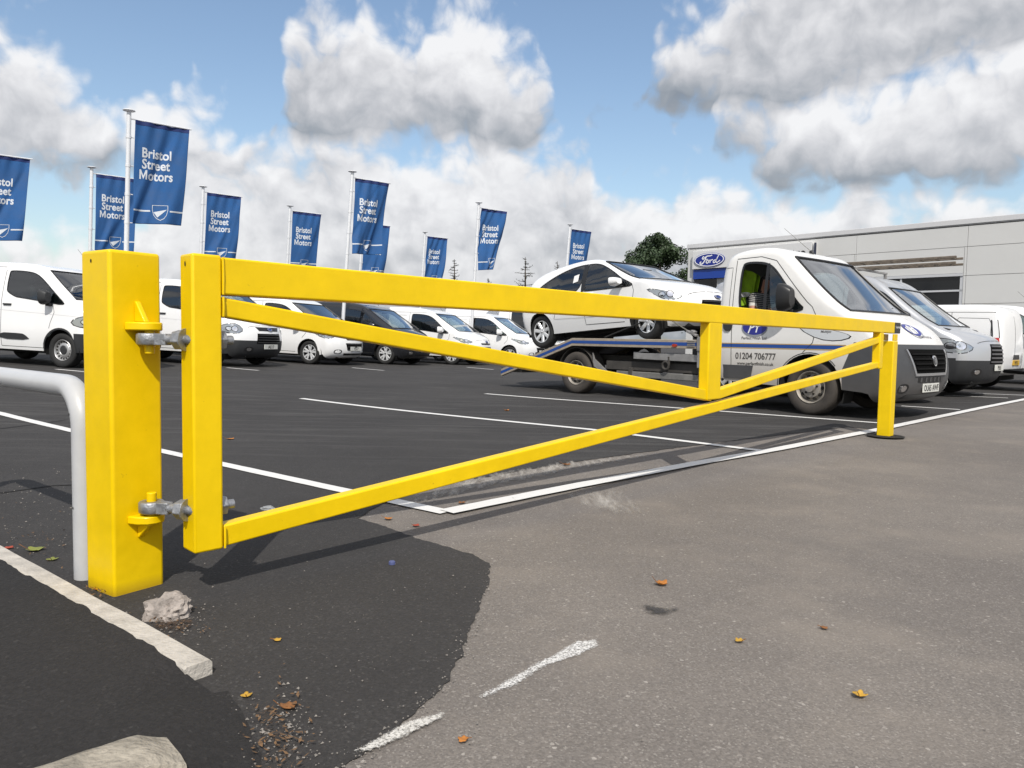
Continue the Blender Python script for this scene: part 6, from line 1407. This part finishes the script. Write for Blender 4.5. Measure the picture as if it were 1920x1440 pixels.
def conifer(px, py, d, label, seed, spread=.9, depth=2.6):
    top = Vector((0, 0, H)) + ray(px, py) * (d / ray(px, py).y); t = thing('conifer_tree', (top.x, top.y, gz(top.x, top.y))); hg = top.z - gz(top.x, top.y); rnd = random.Random(seed)
    mb = MB(); mb.tube([(0, 0, -.2), (.03, 0, hg * .6), (0, 0, hg)], [.12, .06, .012], 8); mb.build('trunk', M_BARK, t)
    nd = MB(); br = MB(); z = hg - .12
    while z > hg * .12:
        r_ = min(1.0, (hg - z) / depth) ** .8 * spread + .06
        for k in range(rnd.randint(2, 4)):
            a = rnd.random() * 6.28; L = r_ * rnd.uniform(.55, 1.15); e = Vector((math.cos(a), math.sin(a), 0)); p0 = Vector((0, 0, z)); p1 = p0 + e * L * .6 + Vector((0, 0, .02)); p2 = p0 + e * L + Vector((0, 0, L * rnd.uniform(.0, .4)))
            br.tube([p0, p1, p2], [.016, .01, .004], 4, False)
            for q in range(int(14 * L / .5) + 6):
                s = rnd.uniform(.25, 1.05); p = p0.lerp(p1, s / .6) if s < .6 else p1.lerp(p2, (s - .6) / .4); dd = Vector((rnd.gauss(0, 1), rnd.gauss(0, 1), rnd.gauss(0, .9))).normalized(); w_ = dd.cross(Vector((.3, .2, 1))).normalized() * .012
                nd.add([p - w_, p + w_, p + dd * rnd.uniform(.06, .13)], [(0, 1, 2)])
        z -= rnd.uniform(.10, .2)
    br.build('branches', M_BARK, t, smooth=0)['kind'] = 'stuff'; me = bpy.data.meshes.new('crown'); me.from_pydata([tuple(v) for v in nd.v], [], nd.f); me.materials.append(M_NEED); c = link('crown', me, t); c['kind'] = 'stuff'
    return tag(t, label, 'tree', 'thin conifers beyond the vans')
conifer(852, 486, 42, 'thin bare conifer top just right of the smallest flag', 11, .75)
conifer(915, 521, 44, 'low conifer tip showing under the flag with the swinging edge', 12, .8)
conifer(985, 482, 40, 'tallest sparse conifer, left of the loaded car', 13, 1.0)
conifer(1045, 490, 43, 'slender conifer tip beside the flag above the loaded car', 14, .6)

# ------------------------------------------------------------------ rock, litter, leaves
def rock(name, c, sx, sy, sz, seed, m, label, cat='stone'):
    bm = bmesh.new(); bmesh.ops.create_icosphere(bm, subdivisions=4, radius=1.0)
    for v in bm.verts:
        n1 = noise.noise(v.co * 1.3 + Vector((seed, 0, 0))); n2 = noise.noise(v.co * 3.5 + Vector((0, seed, 0))); n3 = noise.noise(v.co * 9 + Vector((0, 0, seed)))
        k = 1 + .38 * n1 + .22 * abs(n2) * 1.6 + .10 * n3 - .12 * abs(noise.noise(v.co * 6 + Vector((seed, 2, 0)))); v.co = Vector((v.co.x * sx * k, v.co.y * sy * k, max(-.3, v.co.z) * sz * k))
    me = bpy.data.meshes.new(name); bm.to_mesh(me); bm.free(); me.materials.append(m); me.shade_smooth(); me.set_sharp_from_angle(angle=R(24)); o = link(name, me); o.location = c; return tag(o, label, cat)
M_ROCK = mat('pale_rock', (.33, .29, .26), .95, var=.55, vscale=16, bump=1.0, bscale=55)
pr_ = gp(312, 1160); rock('broken_stone', (pr_.x, pr_.y + .02, .012), .072, .058, .062, 3.3, M_ROCK, 'jagged pale broken stone at the foot of the thick hinge post')
p_ = gp(503, 957); rock('grey_stone', (p_.x, p_.y, .01), .035, .022, .014, 7.1, mat('grey_stone', (.25, .26, .27), .8, var=.4, vscale=30), 'small flat grey stone under the lowest rail of the gate')
cap_ = gp(735, 1060); mb = MB(); mb.lathe([(0, .014), (.010, .014), (.0135, .011), (.0145, .0), (0, 0)], 18, lambda x, y, h: Vector((x, y, h))); o = mb.build('bottle_cap', mat('cap_blue', (.07, .085, .20), .5), smooth=40); o.location = (cap_.x, cap_.y, .005); tag(o, 'small blue bottle cap lying on the dark tarmac', 'bottle cap')
LEAFC = dict(y=mat('yellow_leaf', (.52, .30, .035), .7, var=.35, vscale=30), b=mat('brown_leaf', (.24, .10, .03), .8, var=.4, vscale=30), g=mat('green_leaf', (.22, .24, .05), .7, var=.4, vscale=30), r=mat('red_leaf', (.36, .06, .03), .75, var=.35, vscale=30), o=mat('orange_leaf', (.45, .17, .03), .75, var=.35, vscale=30))
def leaf(px, py, size, c, rot, curl, label, z=.006):
    size *= .78
    p = gp(px, py); rnd = random.Random(int(px * 7 + py)); out = []
    for k in range(22):                          # lobed outline
        a = 2 * math.pi * k / 22; r_ = .62 + .38 * abs(math.cos(2.5 * a)) ** .7 + rnd.uniform(-.05, .05); out.append((r_ * math.cos(a) * .9, r_ * math.sin(a)))
    v, f = fill2d(out, .22); mb = MB(); ct, st_ = math.cos(rot), math.sin(rot)
    def L(x, y): zz = curl * (.55 * x * x + .25 * y * y) + .12 * curl * math.sin(5 * y + 2 * x); return Vector(((x * ct - y * st_) * size, (x * st_ + y * ct) * size, (zz + .05) * size))
    mb.add([L(x, y) for x, y in v], f); size *= 1.0; o = mb.build('fallen_leaf', LEAFC[c], smooth=60)
    sm = o.modifiers.new('solid', 'SOLIDIFY'); sm.thickness = .0008
    mb = MB(); mb.tube([L(-.5, 0), L(-1.0, .02) + Vector((0, 0, .004)), L(-1.6, .12) + Vector((0, 0, .002))], .0011, 5); mb.build('stalk', LEAFC['b'], o)
    o.location = (p.x, p.y, gz(p.x, p.y) + z); return tag(o, label, 'leaf', 'fallen leaves')
for a in ((1240, 1098, .036, 'o', .5, .9, 'curled orange-yellow leaf with a long stalk beside the oil stain'), (1386, 1205, .020, 'y', 2.2, .6, 'small yellow leaf lying between the oil stain and the rust stain'),
          (1612, 1308, .026, 'y', 1.0, .7, 'yellow curled leaf alone on the asphalt in the lower right'), (868, 1392, .018, 'o', 2.8, .5, 'small orange leaf at the bottom edge, beside the worn white paint'),
          (520, 1204, .018, 'y', .7, .5, 'bright yellow leaf scrap on the dark tarmac right of the broken stone'), (66, 1034, .05, 'g', .3, .5, 'large green maple leaf lying on the edging left of the hoop barrier'),
          (98, 1052, .03, 'g', 2.0, .4, 'smaller green leaf right of the large green maple leaf'), (16, 1030, .03, 'r', 1.3, .3, 'red leaf on the edging strip at the picture edge'),
          (728, 975, .030, 'o', .2, .5, 'orange leaf just below the corner of the white line'), (780, 988, .028, 'r', 1.1, .4, 'red leaf to the right of the orange leaf by the line corner'),
          (866, 945, .030, 'b', 2.4, .5, 'brown leaf lying inside the corner of the white lines'), (950, 771, .055, 'o', .9, .5, 'orange leaf between two bay lines in front of the truck tail'),
          (1062, 873, .045, 'b', .4, .5, 'brown leaf in the shadow of the gate brace'), (462, 1309, .020, 'y', 1.9, .6, 'yellow leaf by the end of the edging strip'),
          (541, 1331, .030, 'b', .6, .8, 'curled brown leaf among the dirt at the bottom'), (184, 1108, .02, 'r', .6, .5, 'red leaf tucked against the foot of the hinge post'),
          (432, 825, .05, 'o', .9, .4, 'orange leaf on the tarmac behind the hanging stile'), (1545, 1180, .018, 'b', .1, .3, 'flat brown leaf fragment on the rust stain')): leaf(*a)
# loose grit: nobody could count it
gr_ = MB(); rnd = random.Random(21)
def grit(px, py, r_):
    p = gp(px, py); k = r_ * rnd.uniform(.5, 1.3); a = rnd.random() * 6; P = []
    for d in ((1, 0, .1), (-.4, .9, .1), (-.6, -.8, .1), (.1, .0, 1), (.3, .5, .5)): P.append(Vector((p.x + (d[0] * math.cos(a) - d[1] * math.sin(a)) * k, p.y + (d[0] * math.sin(a) + d[1] * math.cos(a)) * k, .006 + d[2] * k * .9)))
    gr_.add(P, [(0, 1, 2), (0, 1, 4), (1, 2, 3), (0, 2, 3), (0, 4, 3), (1, 4, 3)])
for k in range(200): grit(rnd.uniform(330, 900), rnd.uniform(1050, 1430), rnd.choice((.0016, .002, .0025, .004)))
for k in range(260): grit(rnd.gauss(530, 45), rnd.gauss(1385, 45), rnd.choice((.002, .003, .005)))
for k in range(160): grit(rnd.gauss(330, 40), rnd.gauss(1170, 22), rnd.choice((.002, .003, .005)))
for k in range(120): grit(rnd.uniform(0, 150), rnd.uniform(880, 1040), rnd.choice((.003, .004, .006)))
for k in range(260):
    t = rnd.random(); i = rnd.randrange(1, 9); a, b = edge_px[i], edge_px[i + 1]; grit(a[0] + (b[0] - a[0]) * t + rnd.gauss(6, 12), a[1] + (b[1] - a[1]) * t + rnd.gauss(0, 10), rnd.choice((.002, .003, .0045)))
for k in range(160): grit(rnd.uniform(900, 1900), rnd.uniform(880, 1430), rnd.choice((.0015, .002, .003)))
go_ = gr_.build('gravel', mat('grit', (.22, .20, .18), .9, var=.6, vscale=90), smooth=0); go_['kind'] = 'stuff'; go_['label'] = 'loose pale grit scattered over the tarmac'; go_['category'] = 'gravel'
# brown leaf litter and soil washed into the corner of the kerb
blob('soil_patch', [(462, 1318), (500, 1305), (535, 1335), (560, 1390), (590, 1450), (500, 1465), (478, 1400)], alpha_mat('leaf_soil', (.11, .07, .04), .45, .66, 60), .0125, .02, lot, .06)
blob('soil_patch', [(262, 1180), (300, 1165), (380, 1160), (382, 1180), (330, 1200), (280, 1192)], alpha_mat('leaf_soil_dark', (.07, .04, .022), .46, .66, 70), .0125, .014, lot, .04)
lt = MB()
def crumb(px, py, k):
    p = gp(px, py); a = rnd.random() * 6; e = Vector((math.cos(a), math.sin(a), rnd.uniform(-.2, .4))) * k; g = Vector((-math.sin(a), math.cos(a), rnd.uniform(-.1, .5))) * k * rnd.uniform(.3, .8); b_ = Vector((p.x, p.y, .016)); lt.add([b_ - e, b_ + g, b_ + e + Vector((0, 0, k * .5)), b_ - g * .6 + Vector((0, 0, k * .3))], [(0, 1, 2), (0, 2, 3)])
for k in range(130): crumb(rnd.gauss(520, 34), rnd.gauss(1385, 48), rnd.uniform(.003, .010))
for k in range(70): crumb(rnd.gauss(340, 30), rnd.gauss(1180, 12), rnd.uniform(.002, .007))
for k in range(70): crumb(rnd.uniform(0, 120), rnd.gauss(1020, 28), rnd.uniform(.003, .009))
for k in range(40): crumb(rnd.gauss(180, 12), rnd.gauss(1112, 6), rnd.uniform(.003, .008))
lo_ = lt.build('leaf_litter', mat('dead_leaf', (.15, .085, .04), .85, var=.6, vscale=120), smooth=0); lo_['kind'] = 'stuff'; lo_['label'] = 'brown crumbs of dead leaves caught along the kerb'; lo_['category'] = 'leaf litter'
